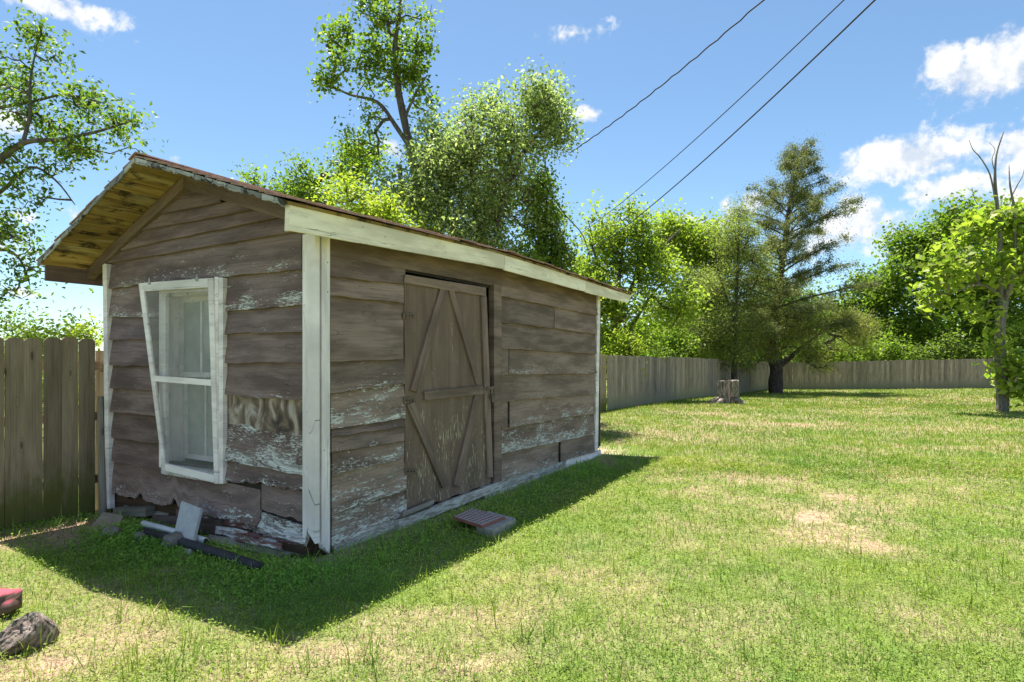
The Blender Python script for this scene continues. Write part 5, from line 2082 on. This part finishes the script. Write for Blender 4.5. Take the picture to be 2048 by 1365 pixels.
def add_leaflets(X, Yv, size, top=.045):
    """small clover-like leaflets lying near the ground"""
    global off
    n = len(X)
    d = dryness(X, Yv)
    keep = rg.random(n) > d * 1.1
    X, Yv, size = X[keep], Yv[keep], size[keep]
    n = len(X)
    hue = np.clip(.55 * vn(X, Yv, 1.1) + .3 * vn(X, Yv, 4.5) + .35 * rg.random(n), 0, .999) * 3
    i0 = hue.astype(int)
    fr = (hue - i0)[:, None]
    c = GC[i0] * (1 - fr) + GC[np.minimum(i0 + 1, 3)] * fr
    c *= rg.uniform(.8, 1.15, n)[:, None]
    c *= 1 + moist_shade(X, Yv)[:, None] * A(.25, .5, .9)  # leaflets get the same painted lift in the shed's shade
    p = np.stack([X, Yv, gz(X, Yv) + rg.uniform(.006, top, n)], 1)
    nr = rg.normal(size=(n, 3)) * .45
    nr[:, 2] = 1
    nr /= np.linalg.norm(nr, axis=1)[:, None]
    tg = np.cross(nr, rg.normal(size=(n, 3)))
    tg /= np.linalg.norm(tg, axis=1)[:, None]
    bt = np.cross(nr, tg)
    s = (size * rg.uniform(.6, 1.3, n))[:, None]
    V = np.stack([p - tg * s, p + bt * s * .6, p + tg * s, p - bt * s * .6], 1).reshape(-1, 3)
    allV.append(V)
    allF4.append(np.arange(n * 4).reshape(n, 4) + off)
    allC.append(np.repeat(np.concatenate([c, np.ones((n, 1))], 1), 4, axis=0))
    off += n * 4


X, Yv = scatter(235000, 1.7, 8.5, .8)
add_blades(X, Yv, np.full(len(X), .055), np.maximum(.0035, .0010 * Yv), 2)
X, Yv = scatter(225000, 1.7, 9.0, .75)
add_leaflets(X, Yv, np.maximum(.0075, .0019 * Yv))
X, Yv = scatter(265000, 7.5, 21, .9)
add_blades(X, Yv, np.full(len(X), .065), np.maximum(.006, .0013 * Yv), 1)
X, Yv = scatter(170000, 19, 40, .6)
add_blades(X, Yv, np.full(len(X), .085), .0015 * Yv, 1)
# scattered taller tufts
X0_, Y0_ = scatter(560, 1.8, 12, .9)
k = 9
X = np.repeat(X0_, k) + rg.normal(size=len(X0_) * k) * .025
Yv = np.repeat(Y0_, k) + rg.normal(size=len(X0_) * k) * .025
add_blades(X, Yv, np.full(len(X), .15), np.full(len(X), .005), 2, -.5, .7)
# weeds along the shed's foot
wx, wy = [], []
for i in range(900):
    u = rg.uniform(-.55, SL + .1)
    v = -abs(rg.normal(.10, .16)) - .05
    p = to_world(u, v, 0)
    wx.append(p[0])
    wy.append(p[1])
for i in range(1300):
    v = rg.uniform(-.4, SW + .3)
    u = -abs(rg.normal(.35, .28)) - .10
    p = to_world(u, v, 0)
    wx.append(p[0])
    wy.append(p[1])
wx, wy = np.array(wx), np.array(wy)
add_blades(wx, wy, np.full(len(wx), .075), np.full(len(wx), .006), 2, -.3, .8)
lx = np.repeat(wx[900:], 5) + rg.normal(size=1300 * 5) * .05
ly = np.repeat(wy[900:], 5) + rg.normal(size=1300 * 5) * .05
add_leaflets(lx, ly, np.full(len(lx), .014))
# low leafy weeds round the stones under the window
wc = [on_ground(px, py) for px, py in ((215, 1082), (245, 1090), (270, 1075), (300, 1095), (320, 1080), (235, 1062), (180, 1090), (330, 1100), (290, 1062), (200, 1065))]
lx = np.concatenate([rg.normal(c[0], .06, 60) for c in wc])
ly = np.concatenate([rg.normal(c[1], .06, 60) for c in wc])
add_leaflets(lx, ly, np.full(len(lx), .016), .08)
Vg = np.concatenate(allV)
F4 = np.concatenate(allF4).astype(np.int32)
F3 = np.concatenate(allF3).astype(np.int32)
tag(obj('lawn_grass', Vg, [F4, F3], M['grass'], None, {'tint': np.concatenate(allC)}),
    'short patchy green and straw-coloured lawn grass', 'grass', None, 'stuff')
